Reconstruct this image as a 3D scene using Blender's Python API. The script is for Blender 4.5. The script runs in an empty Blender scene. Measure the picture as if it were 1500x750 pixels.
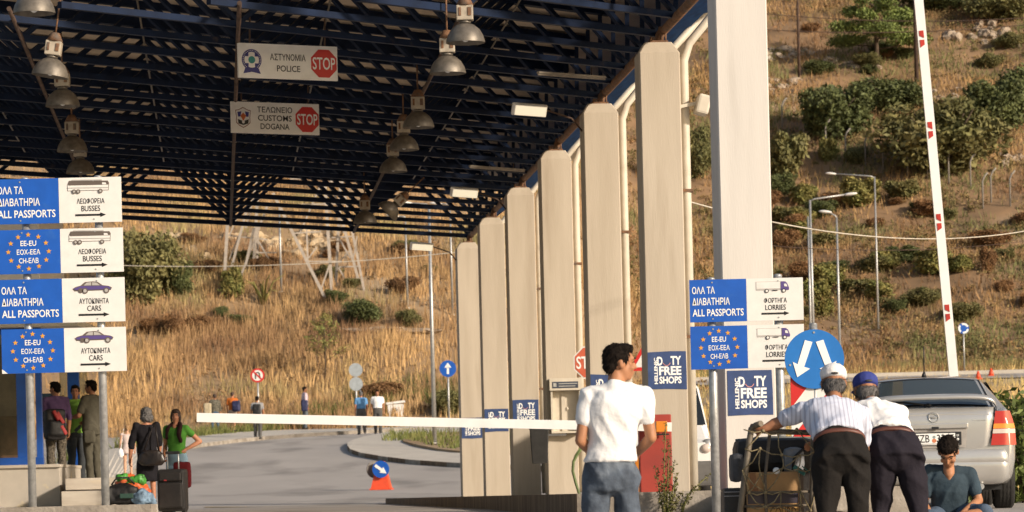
import bpy, bmesh, math, random
import numpy as np
from mathutils import Vector, Matrix, noise as mnoise

S = bpy.context.scene
COL = S.collection
R = math.radians

# ------------------------------------------------------------------ camera
EYE = 1.6
FPX = 5000.0                       # focal length in photo pixels (photo 1500 wide)
ROLL = 0.0244
CR, SR = math.cos(ROLL), math.sin(ROLL)
PX0, PY0 = 750.0, 725.6
cd = bpy.data.cameras.new('camera')
cam = bpy.data.objects.new('camera', cd); COL.objects.link(cam)
cd.sensor_width = 36; cd.lens = FPX / 1500 * 36
cd.shift_y = (PY0 - 375) / 1500
cd.clip_start = 0.5; cd.clip_end = 3000
cam.matrix_world = Matrix(((CR, SR, 0, 0), (0, 0, -1, 0), (-SR, CR, 0, EYE), (0, 0, 0, 1)))
cd.dof.use_dof = True; cd.dof.focus_distance = 33; cd.dof.aperture_fstop = 7.1
S.camera = cam

# ------------------------------------------------------------------ light
SUN_AZ, SUN_EL = 128, 21           # clockwise from +Y (view direction); elevation
W = bpy.data.worlds.new('World'); S.world = W; W.use_nodes = True
wt = W.node_tree
sky = wt.nodes.new('ShaderNodeTexSky'); sky.sky_type = 'NISHITA'; sky.sun_disc = False
sky.sun_elevation = R(SUN_EL); sky.sun_rotation = R(SUN_AZ); sky.dust_density = 2.5; sky.air_density = 1.2
bg = wt.nodes['Background']; bg.inputs[1].default_value = 0.115
wt.links.new(sky.outputs[0], bg.inputs[0])
sd = bpy.data.lights.new('sun', 'SUN'); sd.energy = 4.9; sd.angle = R(3.2); sd.color = (1.0, 0.87, 0.72)
sun = bpy.data.objects.new('sun', sd); COL.objects.link(sun)
_d = Vector((math.sin(R(SUN_AZ)) * math.cos(R(SUN_EL)), math.cos(R(SUN_AZ)) * math.cos(R(SUN_EL)), math.sin(R(SUN_EL))))
sun.rotation_euler = _d.to_track_quat('Z', 'Y').to_euler()
S.view_settings.view_transform = 'Standard'; S.view_settings.look = 'None'
S.view_settings.exposure = 0.0; S.view_settings.gamma = 1.0
S.render.engine = 'CYCLES'
S.cycles.use_denoising = True
S.cycles.max_bounces = 6; S.cycles.diffuse_bounces = 3; S.cycles.glossy_bounces = 3
S.cycles.transmission_bounces = 4; S.cycles.transparent_max_bounces = 8

# ------------------------------------------------------------------ helpers
TMP = bpy.data.scenes.new('workbench')          # modifiers are evaluated here, away from the full scene; removed at the end
def at(px, py, Y):
    dx = (px - PX0) / FPX * Y; dz = (PY0 - py) / FPX * Y
    return Vector((CR * dx + SR * dz, Y, -SR * dx + CR * dz + EYE))

def srgb(r, g, b):
    f = lambda c: (c / 255) / 12.92 if c / 255 <= 0.04045 else ((c / 255 + 0.055) / 1.055) ** 2.4
    return (f(r), f(g), f(b))

MATS = {}
def mat(name, col, rough=0.6, metal=0.0, var=0.12, vs=6.0, bump=0.0, bs=60.0, col2=None, spec=0.5,
        island=0.0, trans=0.0, coat=0.0, stretch=None, detail=4.0, thresh=None, alpha=None, dirt=None):
    if name in MATS: return MATS[name]
    m = bpy.data.materials.new(name); m.use_nodes = True
    nt = m.node_tree; N = nt.nodes; L = nt.links
    b = N['Principled BSDF']
    b.inputs['Roughness'].default_value = rough; b.inputs['Metallic'].default_value = metal
    b.inputs['Specular IOR Level'].default_value = spec
    if trans: b.inputs['Transmission Weight'].default_value = trans
    if coat: b.inputs['Coat Weight'].default_value = coat; b.inputs['Coat Roughness'].default_value = 0.08
    tc = N.new('ShaderNodeTexCoord'); mp = N.new('ShaderNodeMapping')
    oi = N.new('ShaderNodeObjectInfo'); sc_ = N.new('ShaderNodeMath'); sc_.operation = 'MULTIPLY'; sc_.inputs[1].default_value = 37.0; L.new(oi.outputs['Random'], sc_.inputs[0])
    va = N.new('ShaderNodeVectorMath'); va.operation = 'ADD'; L.new(tc.outputs['Object'], va.inputs[0]); L.new(sc_.outputs[0], va.inputs[1])
    L.new(va.outputs[0], mp.inputs[0])
    if stretch: mp.inputs['Scale'].default_value = stretch
    nz = N.new('ShaderNodeTexNoise'); nz.inputs['Scale'].default_value = vs; nz.inputs['Detail'].default_value = detail
    nz.inputs['Roughness'].default_value = 0.6
    L.new(mp.outputs[0], nz.inputs['Vector'])
    rp = N.new('ShaderNodeValToRGB')
    c2 = col2 if col2 else tuple(max(0, c * (1 - 2 * var)) for c in col)
    c1 = col if col2 else tuple(min(1, c * (1 + var)) for c in col)
    lo, hi = thresh if thresh else (0.3, 0.7)
    rp.color_ramp.elements[0].position = lo; rp.color_ramp.elements[1].position = hi
    rp.color_ramp.elements[0].color = (*c2, 1); rp.color_ramp.elements[1].color = (*c1, 1)
    L.new(nz.outputs[0], rp.inputs[0])
    out = rp.outputs[0]
    if dirt:                       # broad stains: (colour, scale, lo, hi, amount)
        n3 = N.new('ShaderNodeTexNoise'); n3.inputs['Scale'].default_value = dirt[1]; n3.inputs['Detail'].default_value = 6
        L.new(mp.outputs[0] if stretch else va.outputs[0], n3.inputs['Vector'])
        r3 = N.new('ShaderNodeMapRange'); r3.inputs[1].default_value = dirt[2]; r3.inputs[2].default_value = dirt[3]; r3.inputs[4].default_value = dirt[4]
        L.new(n3.outputs[0], r3.inputs[0])
        mx = N.new('ShaderNodeMixRGB'); mx.inputs[2].default_value = (*dirt[0], 1)
        L.new(r3.outputs[0], mx.inputs[0]); L.new(out, mx.inputs[1]); out = mx.outputs[0]
    if island:
        g = N.new('ShaderNodeNewGeometry'); h = N.new('ShaderNodeHueSaturation')
        mr = N.new('ShaderNodeMapRange'); mr.inputs[3].default_value = 1 - island; mr.inputs[4].default_value = 1 + island
        L.new(g.outputs['Random Per Island'], mr.inputs[0]); L.new(mr.outputs[0], h.inputs['Value'])
        L.new(out, h.inputs['Color']); out = h.outputs[0]
    L.new(out, b.inputs['Base Color'])
    if bump:
        n2 = N.new('ShaderNodeTexNoise'); n2.inputs['Scale'].default_value = bs; n2.inputs['Detail'].default_value = 5
        L.new(mp.outputs[0], n2.inputs['Vector'])
        bp = N.new('ShaderNodeBump'); bp.inputs['Strength'].default_value = bump; bp.inputs['Distance'].default_value = 0.02
        L.new(n2.outputs[0], bp.inputs['Height']); L.new(bp.outputs[0], b.inputs['Normal'])
    MATS[name] = m
    return m

class MB:
    """collects shapes and links them as one mesh object"""
    def __init__(s): s.v = []; s.f = []; s.m = []; s.sm = []; s.mi = 0; s.T = None
    def add(s, vs, fs, smooth=False):
        o = len(s.v)
        for p in vs:
            p = Vector(p)
            s.v.append(s.T @ p if s.T else p)
        for f in fs:
            s.f.append([i + o for i in f]); s.m.append(s.mi); s.sm.append(smooth)
        return s
    def box(s, c, d, rot=None, smooth=False):
        c = Vector(c); x, y, z = d[0] / 2, d[1] / 2, d[2] / 2
        vs = [Vector(p) for p in ((-x, -y, -z), (x, -y, -z), (x, y, -z), (-x, y, -z), (-x, -y, z), (x, -y, z), (x, y, z), (-x, y, z))]
        if rot is not None: vs = [rot @ p for p in vs]
        return s.add([p + c for p in vs], [(3, 2, 1, 0), (4, 5, 6, 7), (0, 1, 5, 4), (1, 2, 6, 5), (2, 3, 7, 6), (3, 0, 4, 7)], smooth)
    def bbox(s, c, d, b=0.01, rot=None):           # box with chamfered edges
        bm = bmesh.new(); bmesh.ops.create_cube(bm, size=1)
        for v in bm.verts: v.co = Vector((v.co.x * d[0], v.co.y * d[1], v.co.z * d[2]))
        bmesh.ops.bevel(bm, geom=bm.edges[:], offset=min(b, min(d) * 0.45), segments=2, affect='EDGES', profile=0.6)
        c = Vector(c); bm.verts.index_update()
        s.add([(rot @ v.co if rot is not None else v.co) + c for v in bm.verts], [[v.index for v in f.verts] for f in bm.faces])
        bm.free(); return s
    def bar(s, p0, p1, w, h=None):
        p0, p1 = Vector(p0), Vector(p1); h = h or w
        d = p1 - p0; L = d.length; d.normalize()
        up = Vector((0, 0, 1)) if abs(d.z) < 0.95 else Vector((0, 1, 0))
        r = d.cross(up).normalized(); u = r.cross(d)
        rot = Matrix((r, d, u)).transposed()
        return s.box((p0 + p1) / 2, (w, L, h), rot)
    def ring(s, c, r, u, n, rx, ry, sq=1.0):
        out = []
        for i in range(n):
            a = 2 * math.pi * i / n; ca, sa = math.cos(a), math.sin(a)
            if sq != 1.0:
                ca = math.copysign(abs(ca) ** sq, ca); sa = math.copysign(abs(sa) ** sq, sa)
            out.append(Vector(c) + r * (rx * ca) + u * (ry * sa))
        return out
    def skin(s, rings, cap=True, smooth=True):
        n = len(rings[0]); vs = [p for g in rings for p in g]; fs = []
        for k in range(len(rings) - 1):
            for i in range(n):
                j = (i + 1) % n
                fs.append((k * n + i, k * n + j, (k + 1) * n + j, (k + 1) * n + i))
        s.add(vs, fs, smooth)
        if cap:
            o = len(s.v) - len(vs)
            s.f.append([o + i for i in range(n)][::-1]); s.m.append(s.mi); s.sm.append(False)
            s.f.append([o + (len(rings) - 1) * n + i for i in range(n)]); s.m.append(s.mi); s.sm.append(False)
        return s
    def tube(s, p0, p1, r0, r1=None, n=10, cap=True):
        return s.path([p0, p1], [r0, r1 if r1 is not None else r0], n, cap)
    def path(s, pts, r, n=8, cap=True):
        pts = [Vector(p) for p in pts]
        rs = r if isinstance(r, (list, tuple)) else [r] * len(pts)
        rings = []; up = None
        for i, p in enumerate(pts):
            d = (pts[min(i + 1, len(pts) - 1)] - pts[max(i - 1, 0)]).normalized()
            if up is None: up = Vector((0, 0, 1)) if abs(d.z) < 0.9 else Vector((0, 1, 0))
            rr = d.cross(up)
            if rr.length < 1e-4: rr = d.cross(Vector((1, 0, 0)))
            rr.normalize(); uu = rr.cross(d).normalized(); up = uu
            rings.append(s.ring(p, rr, uu, n, rs[i], rs[i]))
        return s.skin(rings, cap)
    def lathe(s, prof, n=20, c=(0, 0, 0), rot=None, cap=True):
        c = Vector(c); rings = []
        for r, z in prof:
            g = [Vector((r * math.cos(2 * math.pi * i / n), r * math.sin(2 * math.pi * i / n), z)) for i in range(n)]
            rings.append([(rot @ p if rot is not None else p) + c for p in g])
        return s.skin(rings, cap)
    def ell(s, c, r, rot=None, nu=14, nv=9):
        c = Vector(c); r = (r, r, r) if not hasattr(r, '__len__') else r
        rings = []
        for k in range(1, nv):
            a = math.pi * k / nv
            g = [Vector((r[0] * math.sin(a) * math.cos(2 * math.pi * i / nu), r[1] * math.sin(a) * math.sin(2 * math.pi * i / nu), -r[2] * math.cos(a))) for i in range(nu)]
            rings.append([(rot @ p if rot is not None else p) + c for p in g])
        vs = [p for g in rings for p in g]
        b = Vector((0, 0, -r[2])); t = Vector((0, 0, r[2]))
        if rot is not None: b, t = rot @ b, rot @ t
        vs += [b + c, t + c]; nb, ntp = len(vs) - 2, len(vs) - 1; fs = []
        for k in range(nv - 2):
            for i in range(nu):
                j = (i + 1) % nu
                fs.append((k * nu + i, k * nu + j, (k + 1) * nu + j, (k + 1) * nu + i))
        for i in range(nu):
            j = (i + 1) % nu
            fs.append((nb, j, i)); fs.append((ntp, (nv - 2) * nu + i, (nv - 2) * nu + j))
        return s.add(vs, fs, True)
    def cap(s, p0, r0, p1, r1, n=12):              # capsule of two radii
        s.tube(p0, p1, r0, r1, n); s.ell(p0, r0, None, n, 7); s.ell(p1, r1, None, n, 7); return s
    def chain(s, pts, rs, n=12):
        for i in range(len(pts) - 1): s.cap(pts[i], rs[i], pts[i + 1], rs[i + 1], n)
        return s
    def plate(s, pts, y0, y1):                     # polygon in the xz plane, given thickness in y (front face y0)
        n = len(pts); a = sum(pts[i][0] * pts[(i + 1) % n][1] - pts[(i + 1) % n][0] * pts[i][1] for i in range(n))
        if a < 0: pts = pts[::-1]
        vs = [(p[0], y0, p[1]) for p in pts] + [(p[0], y1, p[1]) for p in pts]
        fs = [tuple(range(n)), tuple(range(2 * n - 1, n - 1, -1))] + [((i + 1) % n, i, n + i, n + (i + 1) % n) for i in range(n)]
        return s.add(vs, fs)
    def rect(s, x0, z0, x1, z1, y0, y1): return s.plate([(x0, z0), (x1, z0), (x1, z1), (x0, z1)], y0, y1)
    def disc(s, cx, cz, r, y0, y1, n=32): return s.plate([(cx + r * math.cos(2 * math.pi * i / n), cz + r * math.sin(2 * math.pi * i / n)) for i in range(n)], y0, y1)
    def annulus(s, cx, cz, r0, r1, y0, y1, n=32, a0=0, a1=360, rz=None):
        for i in range(n):
            t0 = R(a0 + (a1 - a0) * i / n); t1 = R(a0 + (a1 - a0) * (i + 1) / n)
            s.plate([(cx + r * math.cos(t), cz + r * (rz or 1) * math.sin(t)) for r, t in ((r0, t0), (r1, t0), (r1, t1), (r0, t1))], y0, y1)
        return s
    def text(s, body, cx, cz, w, h, y, bold=0.0, rot=0, th=0.002):      # fits w x h, centred at cx,cz, front face at y
        c = bpy.data.curves.new('t', 'FONT'); c.body = body; c.offset = bold; c.resolution_u = 3
        o = bpy.data.objects.new('t', c); TMP.collection.objects.link(o)
        TMP.view_layers[0].update(); dg = TMP.view_layers[0].depsgraph; me = bpy.data.meshes.new_from_object(o.evaluated_get(dg))
        vs = np.zeros(len(me.vertices) * 3); me.vertices.foreach_get('co', vs); vs = vs.reshape(-1, 3)
        fs = [list(p.vertices) for p in me.polygons]
        lo, hi = vs.min(0), vs.max(0)
        sx = w / (hi[0] - lo[0]); sz = h / (hi[1] - lo[1])
        ca, sa = math.cos(R(rot)), math.sin(R(rot)); out = []
        for p in vs:
            x = (p[0] - (lo[0] + hi[0]) / 2) * sx; z = (p[1] - (lo[1] + hi[1]) / 2) * sz
            out.append((cx + x * ca - z * sa, y, cz + x * sa + z * ca))
        s.add(out, fs)
        bpy.data.objects.remove(o); bpy.data.curves.remove(c); bpy.data.meshes.remove(me)
        return s
    def mesh(s, name, mats=None):
        me = bpy.data.meshes.new(name); me.from_pydata([tuple(p) for p in s.v], [], s.f)
        if mats:
            for m in (mats if isinstance(mats, (list, tuple)) else [mats]): me.materials.append(m)
        me.polygons.foreach_set('material_index', s.m); me.polygons.foreach_set('use_smooth', s.sm); me.update()
        return me
    def build(s, name, mats, parent=None, loc=None):
        o = bpy.data.objects.new(name, s.mesh(name, mats)); COL.objects.link(o)
        if parent: o.parent = parent
        if loc is not None: o.location = loc
        return o

def tag(o, label=None, cat=None, group=None, kind=None):
    if label: o['label'] = label
    if cat: o['category'] = cat
    if group: o['group'] = group
    if kind: o['kind'] = kind
    return o
def thing(name, label, cat, loc=(0, 0, 0), rz=0.0, group=None):
    o = bpy.data.objects.new(name, None); COL.objects.link(o); o.empty_display_size = 0.2
    o.location = loc; o.rotation_euler = (0, 0, rz)
    return tag(o, label, cat, group)
def dup(root, loc, rz=None, label=None, group=None, scale=None):
    r = root.copy(); COL.objects.link(r); r.location = loc
    if rz is not None: r.rotation_euler = (0, 0, rz)
    if scale is not None: r.scale = scale if hasattr(scale, '__len__') else (scale,) * 3
    if label: r['label'] = label
    if group: r['group'] = group
    for ch in list(root.children):
        c = ch.copy(); COL.objects.link(c); c.parent = r
        for g in list(ch.children):
            d = g.copy(); COL.objects.link(d); d.parent = c
    return r
def fastmesh(name, V, F, mats, k, smooth=False, mi=None):
    """V (n,3) array, F (m,k) array of equal-sized faces"""
    me = bpy.data.meshes.new(name); m = len(F)
    me.vertices.add(len(V)); me.vertices.foreach_set('co', np.asarray(V, np.float32).ravel())
    me.loops.add(m * k); me.loops.foreach_set('vertex_index', np.asarray(F, np.int32).ravel())
    me.polygons.add(m); me.polygons.foreach_set('loop_start', np.arange(0, m * k, k, dtype=np.int32))
    me.polygons.foreach_set('loop_total', np.full(m, k, np.int32))
    if smooth: me.polygons.foreach_set('use_smooth', np.ones(m, bool))
    for q in (mats if isinstance(mats, (list, tuple)) else [mats]): me.materials.append(q)
    if mi is not None: me.polygons.foreach_set('material_index', np.asarray(mi, np.int32))
    me.update(calc_edges=True); me.validate()
    o = bpy.data.objects.new(name, me); COL.objects.link(o)
    return o

# value noise for terrain and scatter
_rng = np.random.RandomState(7); _tab = _rng.rand(256, 256)
def vn(x, y):
    xi = np.floor(x).astype(int); yi = np.floor(y).astype(int); fx = x - xi; fy = y - yi
    fx = fx * fx * (3 - 2 * fx); fy = fy * fy * (3 - 2 * fy)
    a = _tab[xi % 256, yi % 256]; b = _tab[(xi + 1) % 256, yi % 256]; c = _tab[xi % 256, (yi + 1) % 256]; d = _tab[(xi + 1) % 256, (yi + 1) % 256]
    return (a * (1 - fx) + b * fx) * (1 - fy) + (c * (1 - fx) + d * fx) * fy
def fbm(x, y, o=4):
    t = 0; a = 0.5
    for i in range(o): t = t + a * vn(x * 2 ** i + 17 * i, y * 2 ** i + 5 * i); a *= 0.5
    return t
def sstep(a, b, x): t = np.clip((x - a) / (b - a), 0, 1); return t * t * (3 - 2 * t)

# ground height (world z) of road/verges as a function of distance
_GY = [-400, 0, 10, 21, 34, 40, 46, 60, 75, 88, 95, 104, 112, 125, 136, 148, 160, 200, 1200]
_GZ = [-1.7, -1.6, -1.2, -.79, -.27, -.22, -.18, -.15, -.12, .12, .27, .62, .98, 1.75, 2.27, 2.87, 3.4, 5.0, 5.0]
_RY = [-400, 0, 10, 21, 34, 40, 46, 60, 80, 100, 120, 140, 160, 172, 186, 200, 1200]
_RZ = [-1.7, -1.6, -1.2, -.79, -.27, -.22, -.18, -.05, .35, 1.05, 2.0, 3.3, 4.9, 5.5, 6.2, 6.9, 6.9]
def zg(X, Y):
    t = sstep(2.0, 9.0, np.asarray(X, float))
    return EYE + np.interp(Y, _GY, _GZ) * (1 - t) + np.interp(Y, _RY, _RZ) * t
def toe(X): return 151.0 + 39.0 * sstep(0.0, 9.0, np.asarray(X, float))
def hz(X, Y):
    X = np.asarray(X, float); Y = np.asarray(Y, float)
    e = np.maximum(Y - toe(X), 0); t = sstep(0, 9, X)
    s = (0.30 * e + 0.0016 * e * e / (1 + e / 150)) * (1 - t) + (0.33 * e + 0.0022 * e * e / (1 + e / 150)) * t
    s = s + 0.03 * np.maximum(X - 12, 0) * sstep(5, 50, e)
    am = np.clip(e / 10, 0, 1)
    s = s + am * ((fbm(X / 14, Y / 14) - 0.47) * 3.2 + (fbm(X / 4 + 30, Y / 4) - 0.47) * 0.9)
    return s
def gz(X, Y): return zg(X, Y) + hz(X, Y)
def gp(px, py, hill=True):
    """where the photo pixel's ray meets the ground"""
    k = (-SR * (px - PX0) + CR * (PY0 - py)) / FPX; kx = (CR * (px - PX0) + SR * (PY0 - py)) / FPX
    Y = np.arange(44.0, 420.0, 0.1)
    below = (EYE + k * Y) < (gz(kx * Y, Y) if hill else zg(kx * Y, Y))
    y = Y[int(np.argmax(below))] if below.any() else 300.0
    return Vector((kx * y, y, EYE + k * y))
# ------------------------------------------------------------------ materials
M_earth = mat('earth', (0.42, 0.28, 0.15), 0.95, var=0.25, vs=0.35, bump=0.6, bs=3, col2=(0.24, 0.155, 0.085), dirt=((0.42, 0.33, 0.22), 0.09, 0.55, 0.7, 0.7))
M_soil = mat('hill_soil', (0.34, 0.205, 0.105), 0.95, var=0.25, vs=0.30, bump=0.7, bs=3, col2=(0.17, 0.11, 0.06), dirt=((0.46, 0.35, 0.23), 0.07, 0.60, 0.72, 0.7))
M_asph = mat('asphalt', (0.41, 0.375, 0.345), 0.85, vs=0.5, col2=(0.35, 0.32, 0.295), bump=0.25, bs=40, stretch=(1, 0.35, 1), dirt=((0.19, 0.175, 0.16), 0.45, 0.52, 0.70, 0.75))
M_pave = mat('paving', (0.56, 0.515, 0.45), 0.85, vs=1.2, col2=(0.46, 0.42, 0.365), bump=0.2, bs=30)
M_kerb = mat('kerbstone', (0.38, 0.34, 0.29), 0.9, vs=2.5, col2=(0.17, 0.14, 0.11), bump=0.5, bs=25)
M_kerb2 = mat('kerbstone_dark', (0.22, 0.195, 0.165), 0.9, vs=2.5, col2=(0.10, 0.085, 0.07), bump=0.5, bs=25)
M_kerbd = mat('kerb_weathered', (0.24, 0.165, 0.10), 0.9, vs=4, col2=(0.075, 0.05, 0.033), bump=0.5, bs=18, stretch=(2, 2, 0.25))
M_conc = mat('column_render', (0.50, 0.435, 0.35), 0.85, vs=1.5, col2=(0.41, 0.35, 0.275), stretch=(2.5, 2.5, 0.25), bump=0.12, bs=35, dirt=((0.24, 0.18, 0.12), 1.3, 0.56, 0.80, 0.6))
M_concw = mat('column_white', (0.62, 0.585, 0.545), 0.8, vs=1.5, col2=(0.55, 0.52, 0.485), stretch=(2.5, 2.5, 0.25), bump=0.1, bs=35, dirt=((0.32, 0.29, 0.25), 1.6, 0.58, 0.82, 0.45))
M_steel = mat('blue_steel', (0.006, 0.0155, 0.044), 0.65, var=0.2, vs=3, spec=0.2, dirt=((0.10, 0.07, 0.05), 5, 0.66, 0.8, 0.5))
M_clad = mat('blue_cladding', (0.02, 0.11, 0.34), 0.75, spec=0.1, var=0.15, vs=2, dirt=((0.02, 0.05, 0.12), 1.2, 0.5, 0.75, 0.7))
M_rust = mat('rusty_steel', (0.20, 0.10, 0.05), 0.8, var=0.3, vs=12, dirt=((0.10, 0.09, 0.08), 8, 0.5, 0.7, 0.8))
M_sheet = mat('roof_sheet', (0.60, 0.485, 0.365), 0.6, var=0.12, vs=1.0)
M_cream = mat('cream_metal', (0.62, 0.56, 0.46), 0.5, var=0.06, vs=4, dirt=((0.35, 0.28, 0.2), 3, 0.6, 0.8, 0.5))
M_galv = mat('galvanised', (0.46, 0.46, 0.45), 0.42, 0.55, var=0.15, vs=18, bump=0.05)
M_alu = mat('lamp_aluminium', (0.19, 0.165, 0.135), 0.5, 0.45, var=0.2, vs=10)
M_white = mat('white_paint', (0.80, 0.79, 0.77), 0.4, var=0.03, vs=8)
M_signw = mat('sign_white', (0.74, 0.72, 0.69), 0.45, var=0.03, vs=10, dirt=((0.5, 0.46, 0.4), 6, 0.62, 0.8, 0.35))
M_signb = mat('sign_blue', (0.008, 0.095, 0.46), 0.4, var=0.06, vs=6, dirt=((0.03, 0.13, 0.45), 9, 0.6, 0.75, 0.5))
M_lett = mat('letter_white', (0.84, 0.84, 0.82), 0.5, var=0.02)
M_ink = mat('letter_black', (0.012, 0.012, 0.014), 0.5, var=0.02)
M_star = mat('star_gold', (0.70, 0.33, 0.035), 0.5, var=0.05)
M_red = mat('sign_red', (0.56, 0.02, 0.018), 0.45, var=0.05)
M_navy = mat('poster_navy', (0.025, 0.055, 0.165), 0.5, var=0.12, vs=8, dirt=((0.06, 0.10, 0.22), 5, 0.55, 0.75, 0.5))
M_dark = mat('dark_plastic', (0.022, 0.021, 0.02), 0.5, var=0.2, vs=10)
M_yel = mat('road_yellow', (0.42, 0.30, 0.12), 0.8, var=0.25, vs=3, dirt=((0.16, 0.15, 0.14), 2.2, 0.5, 0.62, 0.9))
M_rock = mat('pale_rock', (0.44, 0.355, 0.27), 0.95, var=0.2, vs=1.3, bump=0.8, bs=5, col2=(0.25, 0.19, 0.14))
M_rockc = mat('cream_rock', (0.52, 0.40, 0.255), 0.95, var=0.2, vs=0.7, bump=0.8, bs=4, col2=(0.36, 0.26, 0.155))
M_grass = mat('dry_grass', (0.54, 0.35, 0.165), 0.85, vs=0.13, col2=(0.25, 0.145, 0.078), island=0.40, thresh=(0.40, 0.60), dirt=((0.30, 0.29, 0.13), 0.19, 0.54, 0.66, 0.7), spec=0.15)
M_scrub = mat('hill_scrub', (0.42, 0.265, 0.12), 0.85, vs=0.11, col2=(0.20, 0.115, 0.062), island=0.35, thresh=(0.38, 0.60), dirt=((0.16, 0.17, 0.07), 0.16, 0.49, 0.58, 0.9), spec=0.1)
M_field = mat('field_grass', (0.62, 0.43, 0.18), 0.85, vs=0.2, col2=(0.36, 0.29, 0.12), island=0.3, thresh=(0.4, 0.6), spec=0.15)
M_weed = mat('weed_green', (0.115, 0.155, 0.04), 0.7, vs=2, col2=(0.19, 0.17, 0.06), island=0.35, spec=0.2)
M_lfd = mat('leaf_dark', (0.125, 0.140, 0.050), 0.65, vs=0.8, col2=(0.078, 0.094, 0.034), island=0.4, spec=0.25)
M_lfo = mat('leaf_olive', (0.215, 0.185, 0.075), 0.65, vs=0.8, col2=(0.125, 0.130, 0.050), island=0.4, spec=0.2)
M_lfp = mat('leaf_pine', (0.21, 0.26, 0.07), 0.65, vs=1.2, col2=(0.13, 0.165, 0.05), island=0.35, spec=0.2)
M_lfb = mat('leaf_brown', (0.30, 0.165, 0.075), 0.8, vs=0.8, col2=(0.19, 0.11, 0.06), island=0.4, spec=0.1)
M_lfg = mat('leaf_broom', (0.17, 0.195, 0.06), 0.7, vs=1.0, col2=(0.27, 0.21, 0.075), island=0.35, spec=0.15)
M_lfh = mat('leaf_hedge', (0.14, 0.17, 0.04), 0.55, vs=3, col2=(0.06, 0.085, 0.02), island=0.35, spec=0.3)
M_bark = mat('bark', (0.10, 0.07, 0.045), 0.95, var=0.3, vs=6, bump=0.6)
M_wood = mat('pole_wood', (0.09, 0.055, 0.04), 0.9, var=0.25, vs=3)
M_pyl = mat('pylon_steel', (0.47, 0.41, 0.35), 0.7, 0.2, var=0.1, vs=5)

# ------------------------------------------------------------------ ground
def axis(parts):
    out = []
    for a, b, st in parts: out += list(np.arange(a, b, st))
    return np.array(out + [parts[-1][1]])
gx = axis([(-900, -80, 40), (-80, -30, 3), (-30, 55, 0.8), (55, 120, 4), (120, 900, 40)])
gy = axis([(-300, 0, 20), (0, 140, 2.0), (140, 300, 0.9), (300, 420, 4), (420, 1200, 60)])
GX, GYY = np.meshgrid(gx, gy)
GZ = gz(GX, GYY) - 0.10 * ((GYY < 150) & (GX < 10 - 0.0856 * GYY)) - 0.10 * (GYY < 44)
GZ = np.minimum(GZ, 190)
nx, ny = len(gx), len(gy)
ii = (np.arange(ny - 1)[:, None] * nx + np.arange(nx - 1)[None, :]).ravel()
ground = fastmesh('ground', np.stack([GX, GYY, GZ], -1).reshape(-1, 3), np.stack([ii, ii + 1, ii + nx + 1, ii + nx], -1), [M_earth, M_soil], 4, True,
                  mi=((GX.ravel()[ii] + 4 * fbm(GX.ravel()[ii] / 3, GYY.ravel()[ii] / 5) > 6) & (GYY.ravel()[ii] > 188)).astype(int))
tag(ground, kind='structure')

def sheet(name, xl, xr, ys, dz, m, nxs=24, kind='structure'):
    V = []
    for y in ys:
        for x in np.linspace(xl(y), xr(y), nxs): V.append((x, y, float(zg(x, y)) + dz))
    ii = (np.arange(len(ys) - 1)[:, None] * nxs + np.arange(nxs - 1)[None, :]).ravel()
    o = fastmesh(name, np.array(V), np.stack([ii, ii + 1, ii + nxs + 1, ii + nxs], -1), m, 4, True)
    if kind: tag(o, kind=kind)
    return o
sheet('road', lambda y: -70.0, lambda y: 40.0 if y < 43 else 10 - 0.0856 * y, np.concatenate([np.arange(-60, 20, 8), np.arange(20, 43, 1.0), [43.0, 43.01], np.arange(44, 150.1, 1.0)]), 0.0, M_asph)
sheet('side_road', lambda y: 9.0, lambda y: 70.0, np.arange(160, 171.1, 1.0), 0.05, M_asph)

def strip(name, A, B, h, mats, kind='structure', flat=None, kw=0.0):
    """raised slab between polylines A (kerb face side) and B; a kerb of width kw along A"""
    mb = MB(); n = len(A)
    top = lambda p: (p[0], p[1], (flat if flat is not None else float(zg(p[0], p[1])) + h))
    bot = lambda p: (p[0], p[1], float(zg(p[0], p[1])) - 0.3)
    for i in range(n - 1):
        a0, a1, b0, b1 = A[i], A[i + 1], B[i], B[i + 1]
        if kw:
            def inn(a, b):
                d = Vector((b[0] - a[0], b[1] - a[1])); L = max(d.length, 1e-6); d *= min(kw, L * 0.5) / L
                return (a[0] + d.x, a[1] + d.y)
            i0, i1 = inn(a0, b0), inn(a1, b1)
            kk = 2 if (i * 7919 + n) % 5 < 2 else 1
            mb.mi = kk; mb.add([top(a0), top(a1), top(i1), top(i0)], [(0, 1, 2, 3)])
            mb.mi = 0; mb.add([top(i0), top(i1), top(b1), top(b0)], [(0, 1, 2, 3)])
        else:
            mb.mi = 0; mb.add([top(a0), top(a1), top(b1), top(b0)], [(0, 1, 2, 3)])
        mb.mi = kk if kw else 1
        mb.add([bot(a0), bot(a1), top(a1), top(a0)], [(0, 1, 2, 3)])
        mb.mi = 1
        mb.add([bot(b1), bot(b0), top(b0), top(b1)], [(0, 1, 2, 3)])
    mb.mi = 0
    for a, b in ((A[0], B[0]), (B[-1], A[-1])): mb.add([bot(b), bot(a), top(a), top(b)], [(0, 1, 2, 3)])
    o = mb.build(name, mats)
    return tag(o, kind=kind) if kind else o
def dense(pts, n):
    P = np.array([(p[0], p[1]) for p in pts]); d = np.concatenate([[0], np.cumsum(np.linalg.norm(np.diff(P, axis=0), axis=1))])
    t = np.linspace(0, d[-1], n); return [(float(np.interp(q, d, P[:, 0])), float(np.interp(q, d, P[:, 1]))) for q in t]
def gline(px, n=40): return dense([gp(x, y, False) for x, y in px], n)

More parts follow.
